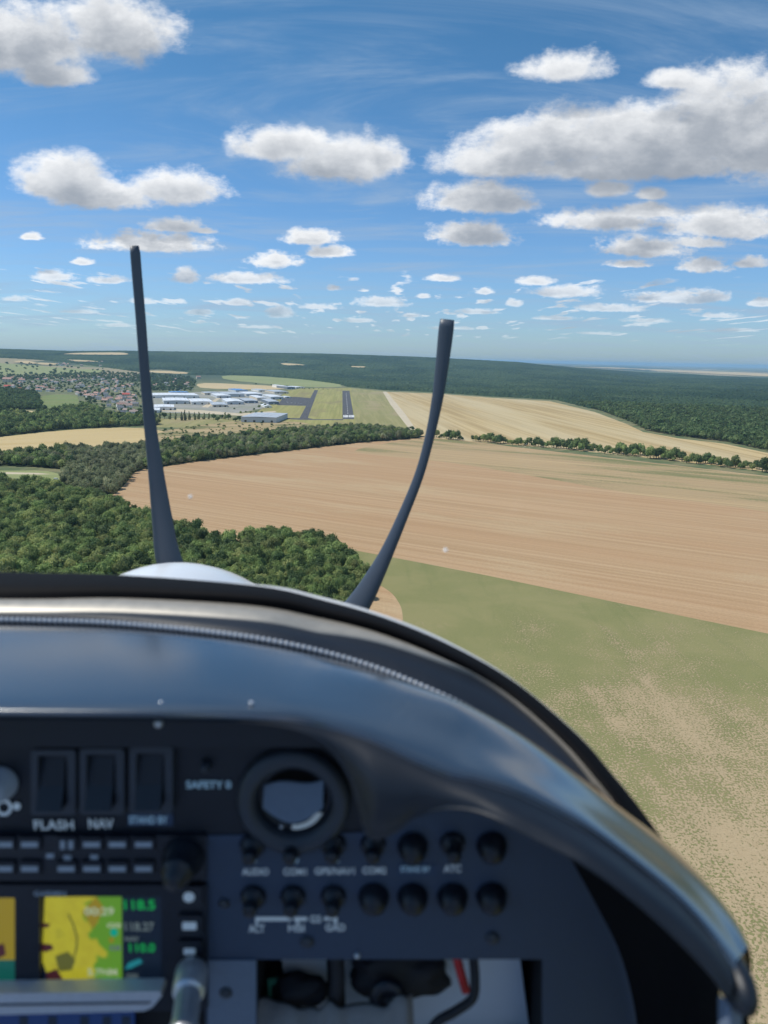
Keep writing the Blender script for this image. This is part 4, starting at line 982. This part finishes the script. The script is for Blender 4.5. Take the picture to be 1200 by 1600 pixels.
def text(s, px, py, wpx, hpx, mat, parent, Y, name='lettering'):
    cu = bpy.data.curves.new('t', 'FONT'); cu.body = s; cu.align_x = 'CENTER'; cu.align_y = 'CENTER'; cu.size = 1; cu.extrude = .01; cu.offset = .018
    t = bpy.data.objects.new('t', cu); COL.objects.link(t); bpy.context.view_layer.update()
    me = bpy.data.meshes.new_from_object(t.evaluated_get(bpy.context.evaluated_depsgraph_get())); bpy.data.objects.remove(t)
    xs = [v.co.x for v in me.vertices]; ys = [v.co.y for v in me.vertices]; W = max(xs)-min(xs); Hh = max(ys)-min(ys); mx = (max(xs)+min(xs))/2; my = (max(ys)+min(ys))/2
    k = PANPX(px, py, Y); c = PP(px, py, Y); sx = wpx*k/W; sy = hpx*k/Hh/1.0
    for v in me.vertices: x, y, z = v.co; v.co = (c.x+(x-mx)*sx, Y-z*.02, c.z+(y-my)*sy)
    me.name = name; me.materials.clear(); me.materials.append(mat)
    o = bpy.data.objects.new(name, me); COL.objects.link(o); o.parent = parent; return o
def lathe(prof, n=28):
    """profile (radius, depth towards the viewer) turned about the panel's normal"""
    V = []; Fc = []
    for (r, d) in prof:
        for k in range(n): a = 2*math.pi*k/n; V.append((r*math.cos(a), -d, r*math.sin(a)))
    for i in range(len(prof)-1):
        for k in range(n): Fc.append([i*n+k, i*n+(k+1) % n, (i+1)*n+(k+1) % n, (i+1)*n+k])
    Fc.append(list(range((len(prof)-1)*n, len(prof)*n)))
    return V, Fc
def turned(name, px, py, prof, mat, parent, Y=YP, n=28, smooth=True, label=None):
    V, Fc = lathe(prof, n); o = mesh(name, V, Fc, mat, parent, smooth); o.location = PP(px, py, Y)
    for i, (a, b) in enumerate(zip(prof, prof[1:])): pass
    if label: o['label'] = label
    return o
# lower panel with the arched top and the opening
pan = plate('instrument_panel', [(322,1306),(600,1300),(640,1256),(700,1240),(790,1262),(905,1330),(925,1385),(943,1427),(962,1464),(977,1503),(990,1555),(1000,1600),(1008,1720),(322,1720)], C['panel'], YP, .003, [rect(401, 1499, 848, 1700)])
tag(pan, 'dark blue grey painted lower instrument panel')
plate('panel_flange', [(325,1501),(400,1501),(400,1720),(325,1720)], C['panell'], YP-.0015, .001, parent=pan)
up = plate('upper_panel', [(-300,1112),(470,1112),(560,1150),(604,1230),(604,1312),(318,1312),(-300,1312)], C['panelb'], YP+.001, .003, [circ(460, 1248, 80)]); tag(up, 'black upper instrument panel under the glareshield')
plate('panel_strip', [(-300,1108),(470,1108),(540,1136),(560,1168),(-300,1168)], C['panelb'], YP-.020, .018, parent=up)
plate('radio_bay', [(-300,1312),(320,1312),(320,1720),(-300,1720)], C['void'], YP+.006, .003)
# screws
def screw(px, py, r, parent, mat='steel', Y=YP):
    k = PANPX(px, py); o = turned('screw', px, py, [(r*k, 0), (r*k, .0008), (r*k*.7, .0022), (r*k*.3, .0027)], C[mat], parent, Y, 16)
for (x, y, r, m_, yy_, pr_) in [(350,1411,9,'gplastic',YP,pan),(480,1471,11,'gplastic',YP,pan),(769,1465,11,'gplastic',YP,pan),(558,1492,5,'steel',YP,pan),(353,1551,10,'gplastic',YP-.0015,pan),(248,1130,7,'steel',YP-.02,up),(440,1290,4,'steel',YP,up)]: screw(x, y, r, pr_, m_, yy_)
k_ = PANPX(250, 1100)
for px in (252, 393):
    c = L(px, 1101, Z=-.2105); V, Fc = lathe([(.0014, 0), (.0014, .0006), (.0008, .0012)], 14); V = [(a, c_, -b) for a, b, c_ in V]; o = mesh('screw', V, Fc, C['steel'], gs, True); o.location = c+Vector((0, 0, .001))
# hole plugs and breakers
def plug(px, py):
    k = PANPX(px, py)*23.5; turned('hole_plug', px, py, [(k*1.04, 0), (k*1.04, .001), (k, .0025), (k*.93, .006), (k*.78, .0095), (k*.55, .012), (k*.28, .0135), (.0002, .0138)], C['plastic'], pan)
for x, y in [(645,1322),(768,1321),(584,1401),(645,1401),(707,1401),(768,1400)]: plug(x, y)
def breaker(px, py, num):
    k = PANPX(px, py); b = turned('circuit_breaker', px, py-6, [(k*20, 0), (k*20, .002), (k*16, .003), (k*15, .006), (k*11, .006), (k*11, .015), (k*9.5, .017), (.0002, .0172)], C['plastic'], pan, n=6 if False else 24)
    nut = turned('nut', 0, 0, [(k*19, .002), (k*19, .0045), (k*12, .0047)], C['gplastic'], b, n=6, smooth=False); nut.location = (0, 0, 0)
    n_ = nut  # the nut belongs to the breaker
    text(num, px+1, py+17, 9 if len(num) < 2 else (16 if len(num) == 2 else 20), 13, C['txtb'], pan, YP-.0025, 'rating')
for x, y, n_ in [(395,1326,'5'),(457,1326,'10'),(521,1325,'7½'),(583,1325,'10'),(707,1323,'3'),(396,1406,'3'),(458,1406,'3'),(521,1406,'3')]: breaker(x, y, n_)
for s, x, y, w, h in [('AUDIO',399,1362,42,12),('COM1',461,1362,36,12),('GPS/NAV1',523,1361,62,12),('COM2',585,1360,37,12),('ATC',707,1357,27,13),('ACT',401,1451,25,14),('HSI',463,1450,25,13),('GAD',524,1449,31,13)]: text(s, x, y, w, h, C['txt'], pan, YP-.0004)
tp = plate('label', rect(621, 1350, 682, 1368), C['tape'], YP-.0005, .0004, parent=pan); text('STAND BY', 649, 1358, 46, 10, C['txtb'], pan, YP-.001)
plate('marking', [(399,1433),(455,1433),(455,1439),(403,1439),(403,1444),(399,1444)], C['txt'], YP-.0004, .0003, parent=pan)
plate('marking', [(459,1433),(480,1433),(480,1439),(467,1439),(467,1444),(463,1444),(463,1439),(459,1439)], C['txt'], YP-.0004, .0003, parent=pan)
plate('marking', [(506,1433),(527,1433),(527,1444),(522,1444),(522,1438),(506,1438)], C['txt'], YP-.0004, .0003, parent=pan)
text('G5', 493, 1436, 17, 13, C['txt'], pan, YP-.0004)
# eyeball air vent
ve = empty('air_vent'); ve.parent = plane; ve.location = PP(460, 1248); k = PANPX(460, 1248); tag(ve, 'round black eyeball air vent')
def vpart(nm, prof, mat, smooth=True, n=56, par=ve):
    V, Fc = lathe(prof, n); Fc = Fc[:-1]; o = mesh(nm, V, Fc, mat, par, smooth); return o
vpart('ring', [(88*k, -.001), (89*k, .003), (86*k, .0065), (79*k, .0085), (70*k, .0085), (62*k, .007), (57*k, .003), (56*k, -.004), (60*k, -.02)], C['gplastic'])
ball = vpart('eyeball', [(58*k, -.002), (50*k, .0), (49*k, -.012), (52*k, -.03)], C['plastic'])
V, Fc = lathe([(52*k, -.028), (.001, -.028)], 32); mesh('duct', V, Fc, C['void'], ve)
V = []; Fc = []
for j in range(2):
    for i in range(13):
        t = i/12; x = (-46+92*t)*k; zt = (24+10*t+4*math.sin(t*6))*k; V += [(x, -.002+j*.002, zt), (x, -.010+j*.002, -(2+26*math.sin(t*math.pi))*k)]
for j in range(2):
    for i in range(12): a = j*26+i*2; Fc.append([a, a+1, a+3, a+2])
fl = mesh('flap', V, Fc, C['panell'], ve, True)
V = []; Fc = []
for i in range(11):
    a = R(-95+70*i/10); V += [(math.cos(a)*49*k, -.003, math.sin(a)*49*k), (math.cos(a)*38*k, -.004, math.sin(a)*39*k)]
for i in range(10): Fc.append([2*i, 2*i+1, 2*i+3, 2*i+2])
mesh('seal', V, Fc, C['txtc'], ve, True)
# rocker switches with their lettering
def rocker(x0, x1, y0, y1, text_, tx, ty, tw, th, tm, lab):
    e = empty('rocker_switch'); e.parent = plane; tag(e, lab)
    plate('frame', rect(x0, y0, x1, y1, 6), C['gplastic'], YP-.005, .006, [rect(x0+11, y0+9, x1-13, y1-16, 3)], e)
    a0 = PP(x0+11, y0+9, YP-.002); a1 = PP(x1-13, y1-16, YP-.002); w0, w1 = a0.x, a1.x; zt, zb = a0.z, a1.z
    V = [(w0, YP+.002, zt), (w1, YP+.002, zt), (w1, YP-.004, (zt+zb)/2-.003), (w0, YP-.004, (zt+zb)/2-.003), (w1, YP-.013, zb+.002), (w0, YP-.013, zb+.002), (w1, YP+.004, zb), (w0, YP+.004, zb)]
    mesh('rocker', V, [[0, 1, 2, 3], [3, 2, 4, 5], [5, 4, 6, 7], [1, 6, 4, 2], [0, 3, 5, 7]], C['plastic'], e)
    text(text_, tx, ty, tw, th, tm, e, YP-.0006)
rocker(48, 118, 1172, 1274, 'FLASH', 84, 1289, 62, 17, C['txtc'], 'left black rocker switch marked FLASH')
rocker(124, 194, 1170, 1273, 'NAV', 158, 1287, 39, 17, C['txtc'], 'middle black rocker switch marked NAV')
plate('label', rect(200, 1272, 270, 1290), C['tape'], YP-.0002, .0006, parent=up)
rocker(202, 270, 1168, 1272, 'STAND BY', 232, 1281, 60, 13, C['txtb'], 'right black rocker switch with a pale blue label')
text('SAFETY 0', 326, 1226, 70, 13, C['txtb'], up, YP-.0002)
turned('indicator_light', 323, 1195, [(9*k, 0), (9*k, .003), (6*k, .006), (.0003, .008)], C['gplastic'], up)
# key switch and its mark, cut by the left edge
turned('selector_knob', 2, 1222, [(27*k, 0), (27*k, .004), (22*k, .006), (20*k, .013), (12*k, .016), (.0003, .016)], C['txtd'], up)
plate('marking', circ(6, 1262, 13, 24), C['txt'], YP-.0004, .0003, [circ(6, 1262, 8, 24)], up); plate('marking', circ(26, 1260, 6, 14), C['txt'], YP-.0004, .0003, parent=up)
# audio panel
au = plate('audio_panel', rect(-120, 1306, 322, 1377, 3), C['plastic'], YP-.003, .006); tag(au, 'black audio control panel with two rows of small lit keys')
for x in (6, 46, 103, 143, 183, 224):
    for y in (1320, 1358):
        plate('button', rect(x-18, y-11, x+17, y+12, 4), C['plastic'], YP-.0055, .0025, parent=au)
        if (x, y) == (103, 1320): plate('key_mark', rect(x-9, y-6, x-2, y+7), C['txtd'], YP-.0058, .0003, parent=au); plate('key_mark', rect(x+4, y-6, x+11, y+7), C['txtd'], YP-.0058, .0003, parent=au)
        else: plate('key_mark', rect(x-13, y-4, x+13, y+4), C['txtd'], YP-.0058, .0003, parent=au)
for x, y in ((78, 1338), (105, 1341), (147, 1340)): plate('indicator', rect(x-6, y-4, x+6, y+3), C['txtd'], YP-.0034, .0004, parent=au)
kn = turned('volume_knob', 287, 1338, [(33*k, 0), (33*k, .004), (27*k, .006), (25*k, .017), (20*k, .020), (17*k, .020), (15*k, .028), (.0003, .029)], C['plastic'], au, YP-.003); tag(kn, 'large black double knob at the right end of the audio panel')
# navigator with map screen
gp = plate('gps_navigator', rect(-240, 1383, 323, 1580, 4), C['plastic'], YP-.004, .008, [rect(62, 1401, 252, 1549, 2), rect(-120, 1403, 23, 1549, 2)]); tag(gp, 'black panel navigator with a glowing map display')
text('GARMIN', 78, 1396, 50, 9, C['txtd'], gp, YP-.0046)
def emis(name, node_col):
    m_, N, b = newmat(name); b.inputs['Base Color'].default_value = (.01, .01, .01, 1); b.inputs['Roughness'].default_value = .35
    c = node_col(N) if callable(node_col) else None
    if c is None: b.inputs['Emission Color'].default_value = (*node_col, 1)
    else: N.l.new(c, b.inputs['Emission Color'])
    b.inputs['Emission Strength'].default_value = .5
    return m_
def mapcol(N):
    P = N.new('ShaderNodeTexCoord').outputs['Object']
    n = N.noise(P, 55, 3, .5); n2 = N.noise(P, 120, 4, .6)
    sx = N.new('ShaderNodeSeparateXYZ', {0: P}).outputs[0]
    a = PP(130, 1470, YP).x; b_ = PP(185, 1470, YP).x
    g = N.ramp(N.m('ADD', sx, N.m('MULTIPLY', N.m('SUBTRACT', n, .5), .05)), a+.006, a+.010)
    c = N.mix(n2, (.50, .45, .03), (.80, .76, .05)); c = N.mix(g, c, (.16, .42, .03))
    return N.mix(N.ramp(n2, .58, .72, 0, .4), c, (.22, .26, .03))
E = {'map': emis('map_screen', mapcol), 'dark': emis('data_field', (.006, .014, .035)), 'green': emis('green_digits', (.01, .45, .10)), 'whit': emis('screen_white', (.55, .68, .45)), 'grey': emis('screen_grey', (.16, .22, .24)), 'teal': emis('screen_teal', (.0, .50, .36)), 'tealb': emis('screen_dim_teal', (.01, .14, .12)), 'cyan': emis('screen_cyan', (.02, .30, .36)), 'blue': emis('blue_screen', (.008, .03, .14)), 'yel': emis('screen_yellow', (.40, .31, .02)), 'mag': emis('screen_plum', (.08, .02, .03)), 'olive': emis('screen_olive', (.16, .17, .03))}
YS = YP+.001
scr = plate('screen', rect(62, 1401, 252, 1549), E['dark'], YS+.0006, .001, parent=gp)
plate('screen', [(70,1402),(190,1401),(191,1544),(78,1536),(66,1500)], E['map'], YS, .0004, parent=gp)
plate('screen', rect(-120, 1403, 23, 1500), E['yel'], YS, .0006, parent=gp); plate('screen', rect(-120, 1500, 23, 1549), E['tealb'], YS, .0006, parent=gp)
def ov(poly, m_): plate('map_symbol', poly, m_, YS-.0003, .0002, parent=gp)
ov([(66,1442),(79,1444),(74,1450),(67,1449)], E['mag']); ov([(64,1474),(80,1476),(84,1483),(70,1488),(63,1484)], E['mag']); ov([(72,1520),(88,1514),(98,1530),(92,1545),(76,1542)], E['mag']); ov([(-6,1478),(6,1474),(9,1492),(-4,1498)], E['mag']); ov([(86,1494),(106,1487),(118,1500),(112,1516),(92,1518)], E['olive'])
ov([(150,1401),(163,1420),(146,1452),(128,1425)], E['yel'])
arc = [(108,1428),(116,1445),(122,1465),(121,1482),(117,1496)]; ov(arc+[(x-3, y) for x, y in reversed(arc)], E['olive'])
text('00:29', 155, 1424, 46, 14, E['whit'], gp, YS-.0006); text('5.7NM', 160, 1519, 46, 12, E['whit'], gp, YS-.0006); text('GS', 178, 1446, 22, 8, E['whit'], gp, YS-.0006)
ov(circ(178, 1457, 6, 14), E['teal']); ov(circ(174, 1469, 4, 12), E['yel']); text('KM', 180, 1481, 16, 9, E['grey'], gp, YS-.0006)
plate('map_symbol', rect(137, 1529, 162, 1544), E['tealb'], YS-.0003, .0002, parent=gp); plate('map_symbol', rect(161, 1529, 187, 1545), E['teal'], YS-.0003, .0002, parent=gp); plate('map_symbol', rect(188, 1530, 214, 1540), E['tealb'], YS-.0003, .0002, parent=gp)
text('118.5', 218, 1414, 48, 17, E['green'], gp, YS-.0006); text('118.27', 218, 1448, 46, 15, E['grey'], gp, YS-.0006); text('110.0', 222, 1481, 40, 15, E['green'], gp, YS-.0006); text('NAV', 206, 1467, 22, 8, E['grey'], gp, YS-.0006)
ov([(195,1515),(200,1505),(218,1498),(223,1504),(205,1513)], E['cyan']); text('CDI', 206, 1525, 18, 7, E['grey'], gp, YS-.0006)
for y, w, h, r_ in ((1402, 9, 8, 1), (1447, 11, 6, 0), (1487, 9, 5, 0)):
    plate('button', rect(278, y-16, 316, y+16, 4), C['plastic'], YP-.007, .003, parent=gp); plate('key_mark', circ(295, y, w, 16, h) if r_ else rect(296-w, y-h, 296+w, y+h, 2), C['txt'], YP-.0074, .0003, parent=gp)
# silver bezel under the map and the blue display below
sb = plate('bezel', [(-240,1556),(250,1549),(253,1556),(238,1574),(225,1580),(-240,1592)], C['silver'], YP-.016, .012); tag(sb, 'silver lower bezel edge of the navigator')
plate('bezel_groove', [(-240,1573),(236,1566),(234,1568.5),(-240,1576)], C['gplastic'], YP-.0166, .0005, parent=sb)
bs = plate('display', [(-240,1590),(208,1581),(208,1720),(-240,1720)], E['blue'], YP-.006, .004); tag(bs, 'dark blue display below the silver bezel')
for x in (30, 75, 125, 160, 190): plate('display_bar', rect(x, 1588, x+14, 1720), E['dark'], YP-.0064, .0003, parent=bs)
# silver jack plug leaning towards us
jp = empty('jack_plug'); jp.parent = plane; p0 = PP(300, 1512, YP-.01); p1 = PP(283, 1640, YP-.075); tag(jp, 'silver plug with its cable beside the navigator')
ax = (p1-p0); q = lambda t: p0+ax*t
tube('barrel', [q(0), q(.02), q(.06), q(.32), q(.36)], [.007, .0105, .0112, .0112, .0095], C['steel'], jp, 24)
tube('grip', [q(.35), q(.40), q(.7), q(.75), q(.98), q(1.0)], [.008, .0086, .0086, .0095, .0095, .006], C['steel'], jp, 24)
tube('collar', [PP(282, 1502, YP-.004), PP(318, 1520, YP-.004)], .0045, C['gplastic'], jp, 12)
tube('cable', [q(1.0), q(1.2), q(1.5)+Vector((.01, 0, -.02)), q(1.7)+Vector((.03, .02, -.05))], .003, C['rubber'], jp, 10)
# side wall right of the panel, under the roll, and the door post
W_a = spline([PP(a, b, YP-.002) for a, b in ((885, 1330), (938, 1427), (972, 1500), (995, 1600), (1007, 1740))], 20)
W_b = spline([L(930,1325,Y=.40), L(1000,1362,Y=.385), L(1060,1440,Y=.365), L(1110,1500,Y=.352), L(1132,1600,Y=.345), L(1140,1740,Y=.34)], 20)
wm_ = [a.lerp(b, .5)+Vector((.012, .01, 0)) for a, b in zip(W_a, W_b)]
o = loft('side_wall', dense([W_a, wm_, W_b], 5), C['rubber']); tag(o, 'dark side wall between panel and canopy rail')
loft('door_post', dense([spline([L(1122,1556,Y=.345), L(1124,1740,Y=.335)], 8), spline([L(1140,1560,Y=.338), L(1142,1740,Y=.328)], 8), spline([L(1160,1545,Y=.342), L(1158,1740,Y=.332)], 8)], 4), C['panell'])
loft('door_seal', dense([spline([L(1158,1530,Y=.346), L(1157,1740,Y=.336)], 8), spline([L(1166,1532,Y=.344), L(1176,1740,Y=.334)], 8), spline([L(1168,1532,Y=.36), L(1178,1740,Y=.35)], 8)], 3), C['rubber'])
# box behind the opening
b0, b1 = PP(395, 1492, YP+.003), PP(856, 1492, YP+.003); zb = PP(600, 1712).z
V = [(b0.x, YP+.004, b0.z), (b1.x, YP+.004, b1.z), (b1.x, YP+.16, b1.z), (b0.x, YP+.16, b0.z), (b0.x, YP+.004, zb), (b1.x, YP+.004, zb), (b1.x, YP+.16, zb), (b0.x, YP+.16, zb)]
mesh('glovebox', V, [[0, 1, 2, 3], [4, 5, 6, 7], [0, 3, 7, 4], [1, 2, 6, 5], [3, 2, 6, 7]], C['void'], plane)
C['floor_tint'] = simple('floor_bounce_blue', (.18, .23, .33), .95, bscale=200); C['added_seat'] = simple('seat_bounce_blue', (.26, .34, .50), .6, bscale=120)  # bluish tones picked so the bounced light turns the panel navy
V = [(-1.0, -.9, -1.05), (.25, -.9, -1.05), (.14, .62, -1.05), (-.9, .62, -1.05), (-.9, .62, -.42), (.06, .62, -.42)]
fl_ = mesh('added_floor', V, [[0, 1, 2, 3], [3, 2, 5, 4]], C['floor_tint'], plane); tag(fl_, 'unseen cabin floor added to block light from the ground')  # unseen floor, added to keep green ground light off the panel
for cx in (-.62, -.02):  # unseen seats, added to bounce sunlight onto the panel
    V = []; Fc = []; boxv(cx-.25, cx+.25, -.45, .12, -.78, -.62, V, Fc); boxv(cx-.25, cx+.25, -.60, -.45, -.78, -.05, V, Fc); st = mesh('added_seat', V, Fc, C['added_seat'], plane)
    bv = st.modifiers.new('soft', 'BEVEL'); bv.width = .04; bv.segments = 3
# things lying in the opening: each its own
def top(o, label, cat):
    o.parent = None; o.matrix_world = plane.matrix_world.copy(); tag(o, label, cat); return o
def cloth(name, pts_top, pts_bot, mat, label, cat, amp=.003, sd_=1):
    A = spline([L(*p[:2], Y=p[2]) for p in pts_top], 40); B = spline([L(*p[:2], Y=p[2]) for p in pts_bot], 40); rows = []
    for j in range(14):
        t = j/13; rows.append([a.lerp(b, t)+Vector((0, -.004*math.sin(math.pi*t)*3-amp*math.sin(i*.9+2*math.sin(i*.31+sd_)+t*2), amp*.5*math.sin(i*.7+sd_))) for i, (a, b) in enumerate(zip(A, B))])
    o = loft(name, rows+[[p+Vector((0, .004, 0)) for p in r] for r in reversed(rows)], mat, smooth=True, close=True); return top(o, label, cat)
C['cloth'] = simple('grey_cloth', (.30, .28, .27), .95, bscale=60, bump=.5); C['paper'] = simple('white_paper', (.70, .74, .80), .7, bscale=30, var=.06); C['redst'] = simple('red_strap', (.60, .03, .03), .6, bscale=200); C['grn'] = simple('green_plastic', (.03, .22, .13), .5); C['bag'] = simple('black_nylon', (.018, .018, .024), .6, bscale=200, bump=.4)
cloth('cloth_bag', [(396,1566,.50),(440,1570,.495),(480,1580,.49),(520,1574,.49),(575,1578,.485),(625,1562,.485),(645,1560,.49)], [(396,1660,.48),(440,1670,.475),(480,1680,.47),(520,1680,.47),(575,1680,.47),(625,1670,.47),(650,1660,.475)], C['cloth'], 'grey crumpled cloth bag at the bottom left of the open glovebox', 'bag', .003)
def slab(name, quad, mat, label, cat, th=.002, lines=None):
    V = [L(a, b, Y=c) for a, b, c in quad]; n = (V[1]-V[0]).cross(V[2]-V[0]).normalized()*th; V2 = [v+n for v in V]; k = len(V)
    o = mesh(name, V+V2, [list(range(k)), list(range(k, 2*k))[::-1]]+[[i, (i+1) % k, k+(i+1) % k, k+i] for i in range(k)], mat, plane)
    bm = bmesh.new(); bm.from_mesh(o.data); bmesh.ops.recalc_face_normals(bm, faces=bm.faces); bm.to_mesh(o.data); bm.free()
    return top(o, label, cat)
slab('paper', [(645,1500,.53),(812,1494,.53),(836,1680,.53),(640,1680,.53)], C['paper'], 'white sheets of paper standing at the right of the open glovebox', 'paper')
slab('paper', [(440,1496,.535),(510,1494,.535),(512,1580,.525),(450,1580,.525)], C['paper'], 'pale printed card at the left of the open glovebox above the cloth bag', 'paper')
slab('paper', [(538,1496,.54),(585,1496,.54),(590,1585,.52),(540,1585,.52)], C['paper'], 'narrow pale card standing in the middle of the open glovebox', 'paper')
def cord(name, pts, r, mat, label, cat, flat=False):
    o = tube(name, spline([L(a, b, Y=c) for a, b, c in pts], 40), r, mat, plane, 12); return top(o, label, cat)
cord('strap', [(712,1490,.505),(720,1520,.5),(728,1548,.5)], .0034, C['redst'], 'short red strap hanging in the open glovebox', 'strap')
cord('cable', [(738,1480,.50),(742,1530,.49),(738,1560,.485),(712,1580,.482),(680,1600,.478),(660,1640,.475)], .0036, C['bag'], 'thick black cable looping down the right part of the open glovebox', 'cable')
slab('green_case', [(418,1530,.52),(434,1528,.52),(438,1568,.51),(420,1570,.51)], C['grn'], 'small dark green case in the left corner of the open glovebox', 'case', .01)
def lump(name, px, py, Y, sx, sy, sz, mat, label, cat, seed):
    bm = bmesh.new(); bmesh.ops.create_icosphere(bm, subdivisions=4, radius=1)
    for v in bm.verts:
        n = mnoise.noise(v.co*1.6+Vector((seed, 0, 0)))*.3+mnoise.noise(v.co*5+Vector((seed, 2, 0)))*.06; v.co = Vector((v.co.x*sx, v.co.y*sy, v.co.z*sz))*(1+n)
    me = bpy.data.meshes.new(name); bm.to_mesh(me); bm.free(); me.materials.append(mat); me.polygons.foreach_set('use_smooth', [True]*len(me.polygons))
    c = L(px, py, Y=Y); o = bpy.data.objects.new(name, me); COL.objects.link(o); o.matrix_world = plane.matrix_world @ Matrix.Translation(c); tag(o, label, cat); return o
lump('pouch', 620, 1515, .52, .042, .018, .021, C['bag'], 'black soft pouch in the upper middle of the open glovebox', 'pouch', 3)
lump('pouch', 470, 1545, .515, .022, .012, .012, C['bag'], 'small black pouch between the pale card and the cloth bag', 'pouch', 9)
cord('cable', [(524,1484,.51),(527,1530,.505),(523,1575,.50),(520,1600,.495)], .006, C['bag'], 'straight black strap hanging behind the cloth bag', 'strap')
k = PANPX(603, 1550); V, Fc = lathe([(.013, 0), (.014, .004), (.010, .007), (.006, .007), (.005, .003), (.0003, .003)], 24)
o = mesh('clip', V, Fc, C['plastic'], plane, True); o.location = (0, 0, 0)
c = L(605, 1550, Y=.495); o.parent = None; o.matrix_world = plane.matrix_world @ Matrix.Translation(c); tag(o, 'round black clip below the pouch in the open glovebox', 'clip')
# canopy glass: from the frame up and back over our heads
def canopy_glass():
    m_ = bpy.data.materials.new('canopy_acrylic'); m_.use_nodes = True; N = NT(m_.node_tree); N.n.clear()
    out = N.new('ShaderNodeOutputMaterial'); tr = N.new('ShaderNodeBsdfTransparent', {'Color': (.98, .985, .985, 1)}); gl = N.new('ShaderNodeBsdfGlossy', {'Color': (.9, .95, 1, 1), 'Roughness': .06})
    fr = N.new('ShaderNodeFresnel', {'IOR': 1.45}); sc = N.m('MULTIPLY', fr.outputs[0], .06, clamp=True)
    mx = N.new('ShaderNodeMixShader', {0: sc, 1: tr.outputs[0], 2: gl.outputs[0]}); N.l.new(mx.outputs[0], out.inputs[0])
    rails = []
    base = [p+Vector((0, .004, .001)) for p in R0]
    topc = [Vector((-.32+(p.x+.32)*.75, -.25, .36)) for p in base]
    for j in range(15):
        t = j/14; a = t*math.pi/2; c, s = math.cos(a), math.sin(a)
        rails.append([Vector((q.x+(b.x-q.x)*c**.6, q.y+(b.y-q.y)*c, b.z+(q.z-b.z)*s)) for b, q in zip(base, topc)])
    o = loft('canopy_glass', rails, m_); tag(o, 'clear canopy glass with two small bright specks')
    glint_speck = simple('glint_speck', (.9, .9, .88), .4, emit=0)  # white star-shaped bits standing in for glints on the pane
    for (px, py, r) in ((297, 776, .0026), (696, 859, .0026)):
        # find where this sight line meets the pane
        d = L(px, py, Y=1.0); best = None
        for rl in rails:
            for v in rl:
                e = (v.normalized()-d.normalized()).length
                if best is None or e < best[0]: best = (e, v)
        c = d.normalized()*best[1].length*.99; rn = random.Random(int(px)); V = []; n = 12
        for k in range(n): a = 2*math.pi*k/n; q = r*(1 if k % 2 else .45)*rn.uniform(.7, 1.2); V.append(c+Vector((math.cos(a)*q, 0, math.sin(a)*q)))
        V += [c+Vector((0, -.004, 0)), c+Vector((0, .0006, 0))]; mesh('glint_speck', V, [[k, (k+1) % n, n] for k in range(n)]+[[(k+1) % n, k, n+1] for k in range(n)], glint_speck, o)
canopy_glass()

HAZE = 3.3e-5
# ------------------------------------------------------------------ haze
def haze():
    m_ = bpy.data.materials.new('haze_air'); m_.use_nodes = True; N = NT(m_.node_tree); N.n.clear()
    out = N.new('ShaderNodeOutputMaterial'); v = N.new('ShaderNodeVolumePrincipled'); v.inputs['Color'].default_value = (.42, .70, 1.0, 1); v.inputs['Density'].default_value = HAZE; v.inputs['Anisotropy'].default_value = .1
    N.l.new(v.outputs[0], out.inputs['Volume'])
    V = []; Fc = []; boxv(-72000, 72000, -72000, 72000, -8, 198, V, Fc); tag(mesh('haze', V, Fc, m_), 'thin blue summer haze over the plain', None, None, 'stuff')
haze()
